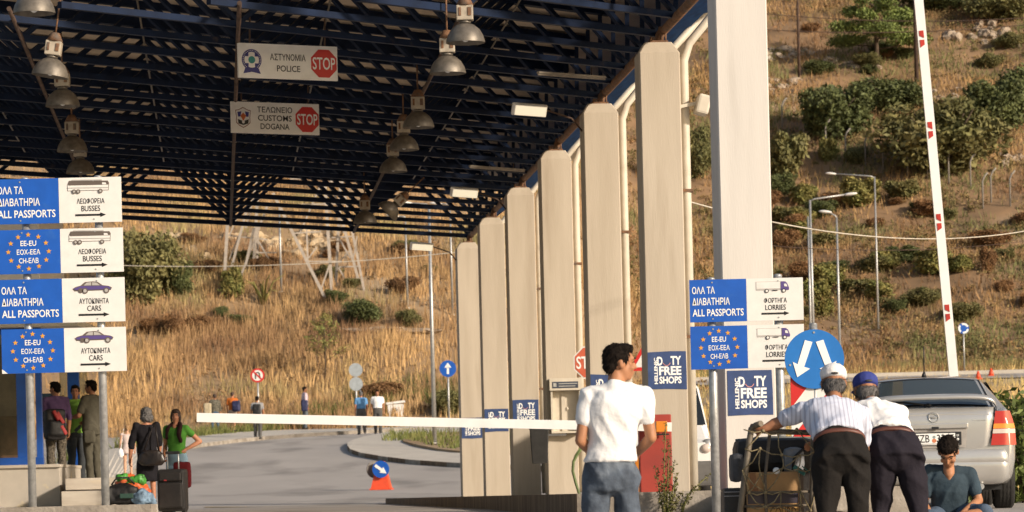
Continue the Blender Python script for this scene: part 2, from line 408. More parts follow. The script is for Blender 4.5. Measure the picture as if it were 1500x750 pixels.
strip('far_pavement', gline([(-40, 780), (120, 738), (180, 702), (230, 674), (285, 656), (350, 648), (420, 641.5), (500, 637), (560, 633.5), (640, 630), (760, 627)]),
      gline([(-200, 712), (60, 692), (160, 664), (220, 652), (290, 643), (350, 638), (420, 634), (480, 631), (560, 628.5), (640, 626.5), (760, 624.5)]), 0.15, [M_pave, M_kerb, M_kerb2], kw=0.3)
ISL_A = gline([(508.5, 655), (509, 659), (513, 664), (528, 669.5), (560, 675), (600, 680), (640, 683), (676, 685), (800, 690)])
ISL_B = gline([(509.5, 654.5), (514, 651), (522, 648), (540, 643), (570, 637.5), (600, 634), (640, 632), (676, 631), (800, 628)])
strip('traffic_island', ISL_A, ISL_B, 0.15, [M_pave, M_kerbd, M_kerb], kw=0.25)
strip('island_grass_bed', gline([(590, 652), (610, 658), (640, 664), (676, 668), (790, 674)], 16), gline([(592, 649), (612, 643), (640, 640), (676, 638), (790, 635)], 16), 0.17, [M_earth, M_earth])
# island the columns stand on
aX = lambda a, Y: a - 0.0856 * Y
ys = np.arange(34.6, 76.6, 1.0)
ia = [(aX(3.62, y) + (0.5 * (1 - math.sqrt(max(0, 1 - ((y - 74.6) / 2.1) ** 2))) * 3 if y > 74.6 else 0), y) for y in ys]
ib = [(aX(7.0, y), y) for y in ys]
strip('canopy_island', ia, ib, 0, [M_kerb, M_kerbd], flat=EYE + 0.0)
# platform at the left
strip('entrance_platform', [(-40, 31.2), (-3.30, 31.2), (-3.26, 31.3)], [(-40, 62), (-6.45, 62), (-6.43, 62)], 0, [M_pave, M_kerb], flat=EYE + 0.0)
mb = MB(); c0 = aX(5.6, 34.4)
mb.bbox((c0 + .15, 34.25, EYE - .115), (1.35, .5, .25), .02); tag(mb.build('end_kerb', M_kerb), kind='structure')
# painted line across the road
a0, a1 = gp(300, 743.5), gp(596, 738.5)
mb = MB(); pts = dense([a0, a1], 12)
for p, q in zip(pts, pts[1:]):
    mb.add([(p[0], p[1] - .35, float(zg(*p)) + .004), (q[0], q[1] - .35, float(zg(*q)) + .004), (q[0], q[1] + .35, float(zg(q[0], q[1] + .7)) + .004), (p[0], p[1] + .35, float(zg(p[0], p[1] + .7)) + .004)], [(0, 1, 2, 3)])
tag(mb.build('road_marking', M_yel), kind='structure')
# kerb along the far side of the side road
sk = dense([(9, 171.5), (70, 171.5)], 40)
strip('side_road_kerb', [(x, 171.2) for x, y in sk], [(x, 171.9) for x, y in sk], 0.22, [M_pave, M_pave])

# ------------------------------------------------------------------ grass
rg = np.random.RandomState(3)
def blades(name, X, Y, hmin, hmax, w, m, dz=0.0, lean=0.25, kind='stuff'):
    n = len(X); Z = gz(X, Y) + dz
    h = hmin + (hmax - hmin) * rg.rand(n) ** 1.3; an = rg.rand(n) * math.pi; ww = w * (0.6 + 0.8 * rg.rand(n))
    dx = np.cos(an) * ww; dy = np.sin(an) * ww * 0.5; lx = rg.randn(n) * lean * h; ly = rg.randn(n) * lean * h
    V = np.stack([np.stack([X - dx, Y - dy, Z - 0.08], -1), np.stack([X + dx, Y + dy, Z - 0.08], -1), np.stack([X + lx, Y + ly, Z + h], -1)], 1).reshape(-1, 3)
    return tag(fastmesh(name, V, np.arange(3 * n).reshape(-1, 3), m, 3), kind=kind)
def scatter(n, x0, x1, y0, y1, dens=None):
    X = x0 + (x1 - x0) * rg.rand(n); Y = y0 + (y1 - y0) * rg.rand(n)
    if dens is not None:
        k = rg.rand(n) < dens(X, Y); X, Y = X[k], Y[k]
    return X, Y
X, Y = scatter(255000, -33, 12, 150.5, 222, lambda x, y: np.clip((fbm(x / 3.5, y / 5) - 0.27) * 4, 0.06, 1) * (y > toe(x) - 0.5) * np.clip(1.15 - (y - 150) / 100, 0.3, 1))
blades('grass', X, Y, 0.18, 0.95, 0.030, M_grass, lean=0.20)
X, Y = scatter(150000, 6, 52, 178, 300, lambda x, y: np.clip((fbm(x / 4, y / 6) - 0.28) * 4, 0.05, 1))
blades('hill_scrub', X, Y, 0.15, 0.75, 0.05, M_scrub, lean=0.3)
X, Y = scatter(70000, 1.5, 40, 44, 188, lambda x, y: ((y < 158) | (y > 172.2)) * (x > 10.4 - 0.0856 * y) * np.clip((fbm(x / 4, y / 4) - 0.2) * 4, 0.1, 1))
blades('field_grass', X, Y, 0.15, 0.6, 0.03, M_field, lean=0.25)
gb = [gp(x, y, False) for x, y in ((592, 651), (640, 664), (720, 670), (720, 639), (612, 642))]
X, Y = scatter(9000, -5, 2.5, 112, 142, lambda x, y: np.clip((fbm(x / 2, y / 2) - 0.3) * 4, 0.05, 1))
k = (Y > np.interp(X, [p.x for p in gb[:3]], [p.y for p in gb[:3]]) + .8) & (Y < 141)
blades('bed_grass', X[k], Y[k], 0.08, 0.4, 0.03, M_weed, dz=0.17, lean=0.35)
fk = [gp(x, y, False) for x, y in ((60, 692), (160, 664), (220, 652), (290, 643), (350, 638), (420, 634), (480, 631), (560, 628.5), (660, 626))]
n = 9000; t = rg.rand(n) * 8; i0 = t.astype(int); fr = t - i0
FX = np.array([p.x for p in fk]); FY = np.array([p.y for p in fk])
X = FX[i0] * (1 - fr) + FX[i0 + 1] * fr + rg.randn(n) * .25 + 0.2; Y = FY[i0] * (1 - fr) + FY[i0 + 1] * fr + .3 + rg.rand(n) ** 2 * 3
k = fbm(X / 1.6, Y / 3) > 0.47
blades('verge_weeds', X[k], Y[k], 0.1, 0.7, 0.03, M_weed, lean=0.35)

# ------------------------------------------------------------------ bushes, trees, rocks
def leafcloud(lumps, n, size, seed, flat=0.0, up=0.0):
    """quads spread through ellipsoid lumps [(c, r)], denser towards the outside"""
    r = np.random.RandomState(seed); V = []; vol = np.array([l[1][0] * l[1][1] * l[1][2] for l in lumps]) ** 0.75; vol /= vol.sum()
    for (c, rad), f in zip(lumps, vol):
        m = max(8, int(n * f)); d = r.randn(m, 3); d /= np.linalg.norm(d, axis=1)[:, None]
        q = r.rand(m) ** 0.38 * np.where(r.rand(m) < .09, 1.0 + .45 * r.rand(m), 1.0) * (0.86 + 0.32 * vn(d[:, 0] * 3.1 + seed + 9, d[:, 1] * 3.1 + d[:, 2] * 2.3 + 9))
        P = np.array(c) + d * q[:, None] * np.array(rad)
        a = r.randn(m, 3); a[:, 2] += up; a /= np.linalg.norm(a, axis=1)[:, None]; b = np.cross(a, r.randn(m, 3)); b /= np.linalg.norm(b, axis=1)[:, None]
        s = size * (0.55 + 0.9 * r.rand(m))[:, None]
        V.append(np.stack([P - a * s, P + b * s * 0.45, P + a * s, P - b * s * 0.45], 1))
    V = np.concatenate(V).reshape(-1, 3); V[:, 2] = np.maximum(V[:, 2], -0.1)
    return V, np.arange(len(V)).reshape(-1, 4)
def rlumps(seed, n, w, h, z0=0.15):
    r = random.Random(seed); out = []
    for i in range(n):
        a = r.uniform(0, 6.28); q = r.random() ** 0.6 * w * 0.36; z = h * r.uniform(z0, 0.72)
        k = r.uniform(0.45, 1.1) * (1 - 0.35 * z / h)
        out.append(((q * math.cos(a), q * math.sin(a), z), (w * 0.24 * k, w * 0.24 * k, h * 0.26 * k)))
    out.append(((0, 0, h * 0.35), (w * 0.34, w * 0.34, h * 0.36)))
    return out
def stems(mb, h, w, n, seed, r0=0.04):
    r = random.Random(seed)
    for i in range(n):
        a = r.uniform(0, 6.28); q = r.uniform(0.1, 0.4) * w
        mb.path([(0, 0, -0.15), (q * .35 * math.cos(a), q * .35 * math.sin(a), h * .35), (q * math.cos(a), q * math.sin(a), h * r.uniform(.55, .8))], [r0, r0 * .7, r0 * .3], 6)
PROTO = {}
def bush_proto(key, w, h, lumps, leaf, n, m, seed, name='bush', up=0.0, nst=5, part='foliage'):
    t = thing(name, 'x', 'bush'); t.location = (0, -200, -50)
    V, F = leafcloud(lumps, n, leaf, seed, up=up)
    o = fastmesh(part, V, F, m, 4); o.parent = t
    mb = MB(); stems(mb, h, w, nst, seed, 0.02 * h); mb.build('stem', M_bark, t)
    PROTO[key] = (t, w, h)
for k, (m, sd) in {'dark': (M_lfd, 1), 'dark_b': (M_lfd, 2), 'olive': (M_lfo, 3), 'brown': (M_lfb, 4), 'broom': (M_lfg, 5), 'broom_b': (M_lfo, 6)}.items():
    if k.startswith('broom'): bush_proto(k, 2, 2, rlumps(sd, 8, 2, 2, 0.3), 0.10, 6500, m, sd, 'broom_bush', up=1.4)
    else: bush_proto(k, 3, 2.4, rlumps(sd, 24, 3, 2.4), 0.085, 9500, m, sd)
USED = set()
def plant(key, px, py, wpx, hpx, label, group=None, rz=None, name=None, cat=None):
    t, w, h = PROTO[key]; p = gp(px, py); s = FPX / p.y
    sc = (wpx / s / w, wpx / s / w, hpx / s / h)
    rz = random.Random(int(px * 7 + py)).uniform(0, 6.28) if rz is None else rz
    if key in USED: o = dup(t, p, rz, label, group, sc)
    else:
        USED.add(key); o = t; o.location = p; o.scale = sc; o.rotation_euler = (0, 0, rz); o['label'] = label
        if group: o['group'] = group
    if cat: o['category'] = cat
    return o
plant('olive', 205, 442, 120, 125, 'tall olive-brown bush on the grass slope just right of the blue passport signs')
plant('dark', 262, 432, 52, 58, 'small dark green bush right of the tall olive-brown one on the slope')
plant('broom', 342, 436, 46, 50, 'round bright green broom bush at the foot of the leaning left pylon')
plant('dark_b', 528, 476, 74, 46, 'dark green bush over the foot of the right pylon, its larger half')
plant('dark', 492, 446, 40, 26, 'small dark bush tucked under the inner leg of the right pylon')
p = gp(476, 562); s = FPX / p.y; hh = 100 / s
t = thing('sapling', 'thin pale olive sapling standing alone in the middle of the dry slope', 'tree', p); mb = MB(); rs_ = random.Random(8); lum = []
mb.path([(0, 0, -.2), (.05, 0, hh * .45), (.02, 0, hh * .98)], [.04, .03, .012], 6)
for i in range(12):
    z = hh * (.35 + .6 * i / 11); a = i * 2.4; L = hh * .26 * (1.2 - .75 * i / 11); e = (L * math.cos(a), L * math.sin(a), z + L * .5)
    mb.path([(0, 0, z - .1), e], [.014, .006], 5); lum += [((e[0] * q, e[1] * q, z + L * .5 * q), (.28, .28, .22)) for q in (.5, .8, 1.0)]
mb.build('trunk', M_bark, t); V, F = leafcloud(lum, 1100, 0.06, 78); o = fastmesh('crown', V, F, M_lfg, 4); o.parent = t
for px_, py_, w_, h_, lb_ in ((222, 488, 46, 26, 'reddish-brown thicket low on the left slope, nearest the passport signs'), (256, 492, 52, 38, 'reddish-brown thicket low on the left slope, tallest of its clump'), (288, 488, 46, 30, 'reddish-brown thicket low on the left slope, right part of its clump'), (315, 482, 34, 20, 'small reddish-brown thicket below the agave')): plant('brown', px_, py_, w_, h_, lb_)
plant('brown', 560, 585, 70, 30, 'low brown thicket above the back of the grey round signs')
plant('olive', 658, 607, 60, 44, 'green bush behind the blue up-arrow sign')
plant('dark', 352, 477, 44, 20, 'flat dark green bush below the spiky agave on the slope')
plant('dark_b', 323, 465, 26, 20, 'tiny dark bush left of the agave on the dry slope')
plant('olive', 600, 478, 40, 30, 'small olive bush beside the pale slabs on the slope')
plant('brown', 590, 430, 52, 30, 'brown bush behind the tall lamp post on the upper left slope')
plant('dark', 1222, 205, 130, 100, 'large dark green bush left of the trio, above the fence and nearest the white column')
plant('dark_b', 1300, 168, 120, 66, 'dark green bush directly below the lone pine')
plant('olive', 1385, 255, 190, 130, 'biggest olive-green bush, straddling the raised white barrier arm')
plant('dark', 1452, 196, 120, 90, 'dark green bush at the upper right, behind the biggest olive one')
plant('dark_b', 1500, 170, 90, 90, 'dark green bush cut by the right edge of the view')
plant('broom_b', 1150, 258, 76, 80, 'orange-olive broom bush against the white column edge')
plant('broom', 1212, 236, 36, 38, 'small bright broom bush in front of the large dark green bush')
plant('broom_b', 1255, 240, 40, 32, 'dry tan broom bush at the fence line left of the barrier arm')
plant('brown', 1148, 365, 50, 34, 'orange-brown bush low beside the white column under the wire')
plant('brown', 1448, 400, 26, 44, 'small tan bush standing alone right of the barrier arm')
plant('olive', 1025, 260, 60, 90, 'olive bush seen between the last two columns')
plant('dark', 1370, 18, 120, 50, 'dark bush at the top of the hill right of the raised arm')
plant('olive', 1470, 30, 110, 60, 'olive bush at the top right above the striped rock')
rr = random.Random(11)
for i in range(46):
    px = rr.uniform(1125, 1510); py = rr.uniform(285, 480)
    key = rr.choice(['brown', 'olive', 'dark', 'broom', 'broom_b', 'brown'])
    w = rr.uniform(26, 75)
    plant(key, px, py, w, w * rr.uniform(0.4, 0.7), 'low scrub bush among many on the brown hillside behind the lamp posts', 'low scrub bushes on the right hillside')
for i in range(14):
    px = rr.uniform(180, 650); py = rr.uniform(345, 425)
    w = rr.uniform(22, 60)
    plant(rr.choice(['brown', 'olive', 'brown', 'broom_b']), px, py, w, w * 0.5, 'low dry bush on the upper left slope under the roof edge', 'low dry bushes on the upper left slope')
for i in range(9):
    px = rr.uniform(1120, 1500); py = rr.uniform(20, 120); w = rr.uniform(20, 50)
    plant(rr.choice(['olive', 'dark_b', 'brown']), px, py, w, w * 0.55, 'small bush scattered on the rocky top of the right hill', 'small bushes on the rocky hilltop')
# hedge on the right behind the car
for i, (px, Y, h, lab) in enumerate(((1470, 40, 1.35, 'leafy green hedge plant nearest the car tail lamp'), (1500, 39, 1.25, 'leafy green hedge plant at the right edge beside the car'),
                                     (1452, 46, 1.1, 'yellow-green hedge plant behind the car roof pillar'), (1490, 47, 1.5, 'tall leafy hedge plant behind the row beside the car'))):
    t = thing('hedge_plant', lab, 'plant', (at(px, 700, Y).x, Y, float(zg(9, Y))))
    V, F = leafcloud([((0, 0, h * .45), (.75, .5, h * .5)), ((-.35, 0, h * .3), (.5, .45, h * .34)), ((.4, -.1, h * .6), (.45, .4, h * .38))], 2600, 0.055, 40 + i)
    o = fastmesh('foliage', V, F, M_lfh, 4); o.parent = t
    mb = MB(); stems(mb, h, 1.0, 6, i, 0.015); mb.build('stem', M_bark, t)
# lone pine on the hill
p = gp(1284, 102); s = FPX / p.y; hh = 112 / s
t = thing('pine_tree', 'lone green pine standing on the rocky hilltop', 'tree', p)
mb = MB(); mb.path([(0, 0, -.3), (.05, 0, hh * .3), (-.05, .05, hh * .6), (.1, 0, hh * .95)], [.2, .16, .11, .04], 8)
r2 = random.Random(5); lum = []
for i in range(15):
    z = hh * (0.30 + 0.66 * i / 14); a = i * 2.4; L = hh * 0.50 * (1.15 - 0.7 * i / 14) * r2.uniform(.7, 1.1)
    e = (L * math.cos(a), L * math.sin(a), z + L * .12)
    mb.path([(0, 0, z - .2), (e[0] * .5, e[1] * .5, z), e], [.07, .05, .02], 6)
    for q in (0.6, 1.0): lum.append(((e[0] * q, e[1] * q, e[2] + .1), (L * .36, L * .36, hh * .085)))
mb.build('trunk', M_bark, t)
V, F = leafcloud(lum, 13000, 0.11, 77); o = fastmesh('crown', V, F, M_lfp, 4); o.parent = t
# spiky agave on the left slope
p = gp(386, 448); t = thing('agave', 'spiky grey-green agave with bent leaves on the dry slope', 'plant', p); mb = MB()
for i in range(14):
    a = i * 2.4; L = 1.0 + .5 * math.sin(i * 3.3); c, s_ = math.cos(a), math.sin(a)
    mb.path([(0, 0, 0), (c * L * .35, s_ * L * .35, L * .8), (c * L * .8, s_ * L * .8, L * (1.1 if i % 3 else .7))], [.07, .05, .005], 5)
mb.build('leaf_rosette', M_lfg, t)
# low undergrowth that nobody could count: small leafy mounds all over both slopes
def undergrowth(name, X, Y, r0, r1, nl, leaf, m):
    n = len(X); Z = gz(X, Y); rad = r0 + (r1 - r0) * rg.rand(n) ** 2
    P = np.repeat(np.stack([X, Y, Z], -1), nl, 0); q = np.repeat(rad, nl)[:, None]
    d = rg.randn(n * nl, 3); d /= np.linalg.norm(d, axis=1)[:, None]; d[:, 2] = np.abs(d[:, 2]) * 0.75
    P = P + d * q * (0.45 + 0.6 * rg.rand(n * nl, 1))
    a = rg.randn(n * nl, 3); a[:, 2] += .6; a /= np.linalg.norm(a, axis=1)[:, None]; b = np.cross(a, rg.randn(n * nl, 3)); b /= np.linalg.norm(b, axis=1)[:, None]
    s = leaf * (0.5 + rg.rand(n * nl, 1))
    V = np.stack([P - a * s, P + b * s * .4, P + a * s, P - b * s * .4], 1).reshape(-1, 3)
    return tag(fastmesh(name, V, np.arange(len(V)).reshape(-1, 4), m, 4), kind='stuff')
M_under = mat('undergrowth', (0.30, 0.205, 0.095), 0.85, vs=0.30, col2=(0.125, 0.125, 0.052), island=0.4, thresh=(0.40, 0.58), dirt=((0.34, 0.17, 0.08), 0.12, 0.55, 0.66, 0.8), spec=0.1)
X, Y = scatter(13000, 6, 52, 189, 300, lambda x, y: np.clip((fbm(x / 7, y / 10) - 0.30) * 4, 0.15, 1) * np.where(y < 238, 1.0, 0.45))
undergrowth('hill_undergrowth', X, Y, 0.25, 1.25, 44, 0.085, M_under)
X, Y = scatter(1700, -33, 10, 152, 235, lambda x, y: np.clip((fbm(x / 6 + 9, y / 9) - 0.42) * 6, 0.02, 1))
undergrowth('slope_undergrowth', X, Y, 0.25, 0.95, 44, 0.08, mat('slope_undergrowth', (0.38, 0.22, 0.11), 0.85, vs=0.25, col2=(0.22, 0.15, 0.075), island=0.4, spec=0.1))
# rocks
def rock(mb, c, r, seed):
    bm = bmesh.new(); bmesh.ops.create_icosphere(bm, subdivisions=3, radius=1)
    for v in bm.verts:
        d = 1 + 0.55 * mnoise.noise(v.co * 1.3 + Vector((seed, seed * 2.1, 0))) + 0.22 * mnoise.noise(v.co * 3.7 + Vector((seed, 0, seed)))
        v.co = Vector((v.co.x * r[0], v.co.y * r[1], v.co.z * r[2])) * d + Vector(c)
    mb.add([v.co for v in bm.verts], [[v.index for v in f.verts] for f in bm.faces]); bm.free()
def outcrop(px, py, wpx, hpx, n, label, seed, group=None):
    p = gp(px, py); s = FPX / p.y; r = random.Random(seed); mb = MB()
    for i in range(n):
        dx = r.uniform(-.5, .5) * wpx / s; k = r.uniform(.35, 1); q = gp(px + dx * s, py + r.uniform(-.4, .4) * hpx)
        rock(mb, q - p - Vector((0, 0, hpx / s * .05)), (wpx / s / n * 1.5 * k + .15, .6, hpx / s * .24 * k + .08), seed + i * 1.7)
    return tag(mb.build('rock_outcrop', M_rockc if 'cream' in label else M_rock, None, p), label, 'rocks', group)
outcrop(560, 485, 60, 8, 3, 'flat pale stone slabs lying on the dry grass slope', 3)
outcrop(618, 487, 40, 6, 2, 'smaller pale stone slab beside the lamp post on the slope', 8)
outcrop(1160, 80, 90, 22, 16, 'pale band of broken rock below the small yellow hut', 12)
outcrop(1240, 92, 90, 20, 14, 'grey band of broken rock left of the pine trunk', 22)
outcrop(1375, 138, 60, 26, 12, 'orange-pink boulders right of the wooden pole', 32)
outcrop(1420, 50, 70, 46, 12, 'pale striped rock face at the top right', 42)
outcrop(1470, 52, 40, 36, 7, 'pale striped rock face at the far top right', 52)
outcrop(1140, 125, 50, 24, 9, 'orange broken rock beside the white column top', 62)
outcrop(1480, 232, 26, 22, 11, 'small pale rocks right of the biggest olive bush', 72)
outcrop(275, 362, 150, 40, 16, 'cream rock outcrop under the roof edge at the upper left', 82)
outcrop(440, 356, 130, 44, 14, 'cream rock outcrop behind the pylon legs', 92)
# ------------------------------------------------------------------ canopy
Z0 = EYE
ZB, ZT = 5.70, 7.02
SKEW = 0.95
def cw(a, Y, z): return Vector((a - 0.0856 * Y, Y, Z0 + z))
CLOC = Vector((5.6 - 0.0856 * 55, 55, Z0))
canopy = thing('border_canopy', 'long flat steel canopy over the road, blue trusses on a row of beige columns', 'canopy', CLOC)
def cmb():
    m = MB(); m.T = Matrix.Translation(-CLOC); return m
def part(mb, name, m, parent=None): return mb.build(name, m, parent or canopy)
NODES = [5.6 - 2.62 * j for j in range(6)]
TOPS = [5.6 - 2.62 * (j + 0.5) for j in range(5)]
STEP = 1.61
trY = [74.7 - STEP * k for k in range(25)]
YCUT = 38.8
for k, y0 in enumerate(trY):
    yy = lambda a: y0 + SKEW * (a - 5.6)
    if y0 < YCUT + .3: continue
    aE = max(NODES[-1], 5.6 - (y0 - YCUT) / SKEW)
    big = (k % 4 == 0)
    m = cmb(); w = 0.075 if not big else 0.085
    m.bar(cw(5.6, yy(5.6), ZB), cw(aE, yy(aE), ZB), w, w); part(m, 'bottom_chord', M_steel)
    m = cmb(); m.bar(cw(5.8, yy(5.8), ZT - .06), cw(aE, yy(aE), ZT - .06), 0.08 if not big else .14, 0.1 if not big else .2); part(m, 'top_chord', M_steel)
    m = cmb()
    for j, a in enumerate(NODES):
        for ta in (a - 1.31, a + 1.31):
            if min(ta, a) < aE - .1 or ta > 5.8: continue
            m.bar(cw(a, yy(a), ZB + .02), cw(ta, yy(ta), ZT - .1), 0.06, 0.06)
    m.bar(cw(5.6, yy(5.6), ZB + .02), cw(5.62, yy(5.62), ZT - .1), .06)
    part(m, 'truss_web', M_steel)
Yn, Yf = trY[-1] - 0.4, trY[0] + 0.25
for a in NODES:                       # lengthwise tubes through the bottom nodes
    sh = SKEW * (a - 5.6); m = cmb(); r = .055 if a == 5.6 else .028
    m.tube(cw(a, max(YCUT, Yn + sh), ZB - .03), cw(a, Yf + sh, ZB - .03), r, r, 8)
    part(m, 'edge_tube' if a == 5.6 else 'tie_tube', M_rust if a > 5 else M_wood)
for a in TOPS:
    sh = SKEW * (a - 5.6); m = cmb(); m.tube(cw(a, max(YCUT, Yn + sh), ZT - .22), cw(a, Yf + sh, ZT - .22), .015, .015, 6); part(m, 'sag_rod', M_alu)
# corrugated roof sheet
m = cmb(); n = int((Yf - Yn) / 0.14); V = []; F = []
for i in range(n + 1):
    y = Yn + (Yf - Yn) * i / n; z = ZT + (0.035 if i % 2 else 0.0)
    for a in (6.9, max(-9.0, min(6.8, 5.6 - (y - YCUT) / SKEW))): V.append(cw(a, y + SKEW * (a - 5.6), z))
for i in range(n): F.append((2 * i, 2 * i + 2, 2 * i + 3, 2 * i + 1))
m.add(V, F); k0 = len(V)
m.add([v + Vector((0, 0, .06)) for v in V], F)
part(m, 'roof_sheet', M_sheet)
m = cmb(); m.bar(cw(6.9, Yf + SKEW * 1.3, ZT - .05), cw(-9, Yf - SKEW * 14.6, ZT - .08), .06, .46); part(m, 'edge_fascia', M_steel)
m = cmb(); m.bar(cw(6.9, YCUT - .1, ZT - .05), cw(-9, YCUT - .1, ZT - .05), .06, .42); part(m, 'edge_fascia', M_steel)
# blue ribbed cladding along the column side, sloping out and up to a cream box gutter
m = cmb(); prof = []
for i in range(13):
    t = i / 12; prof.append((5.74 + 1.47 * t + (0.025 if i % 2 else -.025), 5.78 + 1.14 * t + (-.025 if i % 2 else .025)))
ring = [[cw(a, y, z) for a, z in prof] + [cw(a + .05, y, z + .05) for a, z in prof[::-1]] for y in (YCUT, Yf)]
m.skin(ring, True, False); part(m, 'side_cladding', M_clad)
m = cmb(); prof = [(7.25, 6.87), (7.56, 6.98), (7.56, 7.30), (7.52, 7.30), (7.52, 7.04), (7.25, 7.02)]
m.skin([[cw(a, y, z) for a, z in prof] for y in (YCUT, Yf)], True, False); part(m, 'gutter', M_cream)
# columns
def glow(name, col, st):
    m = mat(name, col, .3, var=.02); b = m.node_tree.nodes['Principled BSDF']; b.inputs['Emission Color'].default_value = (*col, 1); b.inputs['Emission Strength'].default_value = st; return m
M_lens = glow('floodlight_lens_glow', (1.0, .86, .62), .75)  # glow added to the lens so the floodlight face looks bright
COLY = [35.5 + 6.43 * i for i in range(7)]
def column_mb(h, ch):
    m = MB(); rings = []
    prof = [(0, .25), (h - .14, .25), (h, .165)] if ch else [(0, .27), (h, .27)]
    for z, r in prof:
        c = .014
        rings.append([Vector(p) for p in ((-r + c, -r, z), (r - c, -r, z), (r, -r + c, z), (r, r - c, z), (r - c, r, z), (-r + c, r, z), (-r, r - c, z), (-r, -r + c, z))])
    return m.skin(rings, True, False)
RZC = math.atan(0.0856)
def place(mb, name, m, a, y, parent=canopy, z=0):
    o = mb.build(name, m, parent); o.location = cw(a, y, z) - CLOC; o.rotation_euler = (0, 0, RZC); return o
me_col = column_mb(5.5, True); me_colw = column_mb(8.3, False)
for i, y in enumerate(COLY):
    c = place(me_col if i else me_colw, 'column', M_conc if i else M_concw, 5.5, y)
    if i == 0: c['label'] = 'tall near column, whiter than the others'
    if i:
        for bz in (1.9, 3.7):
            m = MB(); m.box((.345, .1, bz), (.13, .13, .035)); m.build('pipe_clip', M_rust, c)
        m = MB(); m.tube((.02, 0, 5.5), (.08, 0, 5.70), .05, .05, 8); m.box((.02, 0, 5.515), (.22, .22, .03)); m.tube((.1, -.1, 5.5), (.1, -.1, 5.62), .012, .012, 6); m.tube((-.08, -.08, 5.5), (-.08, -.08, 5.58), .012, .012, 6)
        s_ = m.build('steel_post', M_rust, c)
        m = MB(); m.path([(1.75, .1, 6.98), (1.0, .1, 6.2), (.42, .1, 5.52), (.345, .1, 5.30), (.345, .1, 4.2), (.345, .1, 0.02)], .055, 10)
        m.build('downpipe', M_cream, c)
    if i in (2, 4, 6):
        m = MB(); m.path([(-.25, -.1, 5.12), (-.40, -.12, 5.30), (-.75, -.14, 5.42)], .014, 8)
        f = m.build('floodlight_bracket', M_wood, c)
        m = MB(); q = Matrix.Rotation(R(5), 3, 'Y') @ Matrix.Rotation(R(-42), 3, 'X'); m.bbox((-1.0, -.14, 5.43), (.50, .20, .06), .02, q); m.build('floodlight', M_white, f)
        m = MB(); m.T = Matrix.Translation((-1.0, -.14, 5.43)) @ q.to_4x4(); m.bbox((.02, -.005, -.033), (.44, .17, .012), .004); m.build('floodlight_lens_glow', M_lens, f)
    if i == 1:
        m = MB(); m.bar((.25, .0, 4.72), (.55, 0, 4.78), .04); f = m.build('floodlight_bracket', M_cream, c)
        m = MB(); m.bbox((.55, 0, 4.74), (.16, .3, .24), .03, Matrix.Rotation(R(15), 3, 'Y')); m.build('floodlight', M_cream, f)
# posters on the columns: flat sheets pasted on the front faces
def poster(a, y, zc, w, h, label, r=.25, tilt=0.0, dx=0.0):
    t = thing('duty_free_poster', label, 'poster', cw(a, y, zc) + Vector((0, 0, 0)), RZC, 'blue duty free posters on the columns')
    yy = -r - .006
    rnd = random.Random(int(y * 10)); x0, x1, z0, z1 = -w / 2 + dx, w / 2 + dx, -h / 2, h / 2
    j = lambda: rnd.uniform(-.008, .008)
    m = MB(); m.plate([(x0, z0 + j()), (x0 + w * .5, z0 + j()), (x1, z0 + j()), (x1, 0), (x1 + j(), z1), (x0 + w * .6, z1 + j()), (x0, z1 + j())], yy, yy + .005)
    m.build('sheet', M_navy, t)
    u = w / 0.46; L = MB()
    X = lambda v: dx + v * u
    b = .028
    for s_, x, z, ww, hh, rt in (('D', -.085, .11, .062, .105, 0), ('TY', .105, .115, .125, .105, 0), ('FREE', .035, -.005, .265, .105, 0), ('SHOPS', .035, -.115, .265, .085, 0), ('HELLENIC', -.135, -.005, .31, .042, 90)):
        MB().text(s_, X(x), z * u, ww * u, hh * u, yy - .002, .036, rt).build('lettering', M_lett, t)
    sm = MB(); sm.annulus(X(-.005), .10 * u, .040 * u, .046 * u, yy - .004, yy - .002, 12, 195, 345); sm.build('smile', mat('smile_pink', (.75, .33, .3), .5, var=.03), t)
    return t
poster(5.5, COLY[0], 1.00, .47, .46, 'large duty free poster on the tall white column below the lorry signs', .27)
poster(5.5, COLY[1], 1.48, .475, .46, 'duty free poster above the red barrier box')
poster(5.5, COLY[2], 1.44, .475, .46, 'duty free poster mostly hidden behind the boy in the white T-shirt')
poster(5.5, COLY[4], 1.48, .46, .44, 'duty free poster with a torn corner above the hanging black bin', dx=0)
poster(5.5, COLY[5], 1.49, .47, .45, 'duty free poster on the second column from the far end, half behind the barrier arm')
poster(5.5, COLY[6], 1.48, .47, .45, 'duty free poster on the farthest column, crossed by the barrier arm')
# ------------------------------------------------------------------ high bay lamps
def lamp(loc, label, tilt=0.0, group=None):
    t = thing('high_bay_lamp', label, 'lamp', loc, 0, 'high bay lamps under the canopy roof'); t.rotation_euler = (0, tilt, 0); t.scale = (.9, .9, .9)
    m = MB(); m.lathe([(.235, 0), (.232, .03), (.215, .09), (.175, .16), (.11, .215), (.06, .235), (.06, .225), (.11, .2), (.17, .145), (.205, .085), (.222, .02), (.228, 0)], 24, cap=False); m.build('reflector', M_alu, t)
    m = MB(); m.lathe([(.07, .235), (.07, .26), (.055, .27)], 16); m.build('collar', M_alu, t)
    m = MB(); m.bbox((0, 0, .36), (.20, .17, .18), .012); b = m.build('ballast_box', mat('ballast_cream', (.42, .36, .28), .6, var=.15, vs=8), t)
    for vx, vw in ((.055, .045), (-.06, .03)):
        m = MB(); m.bbox((vx, -.089, .37), (vw, .012, .10), .004); m.build('vent', M_rust, b)
    m = MB(); m.tube((0, 0, .45), (0, 0, .56), .11, .05, 10); m.tube((0, 0, .56), (0, 0, 1.0), .012, .012, 6); m.build('hanger', M_rust, t)
    m = MB(); m.ell((0, 0, .10), (.06, .06, .09)); m.build('bulb', M_lett, t)
    return t
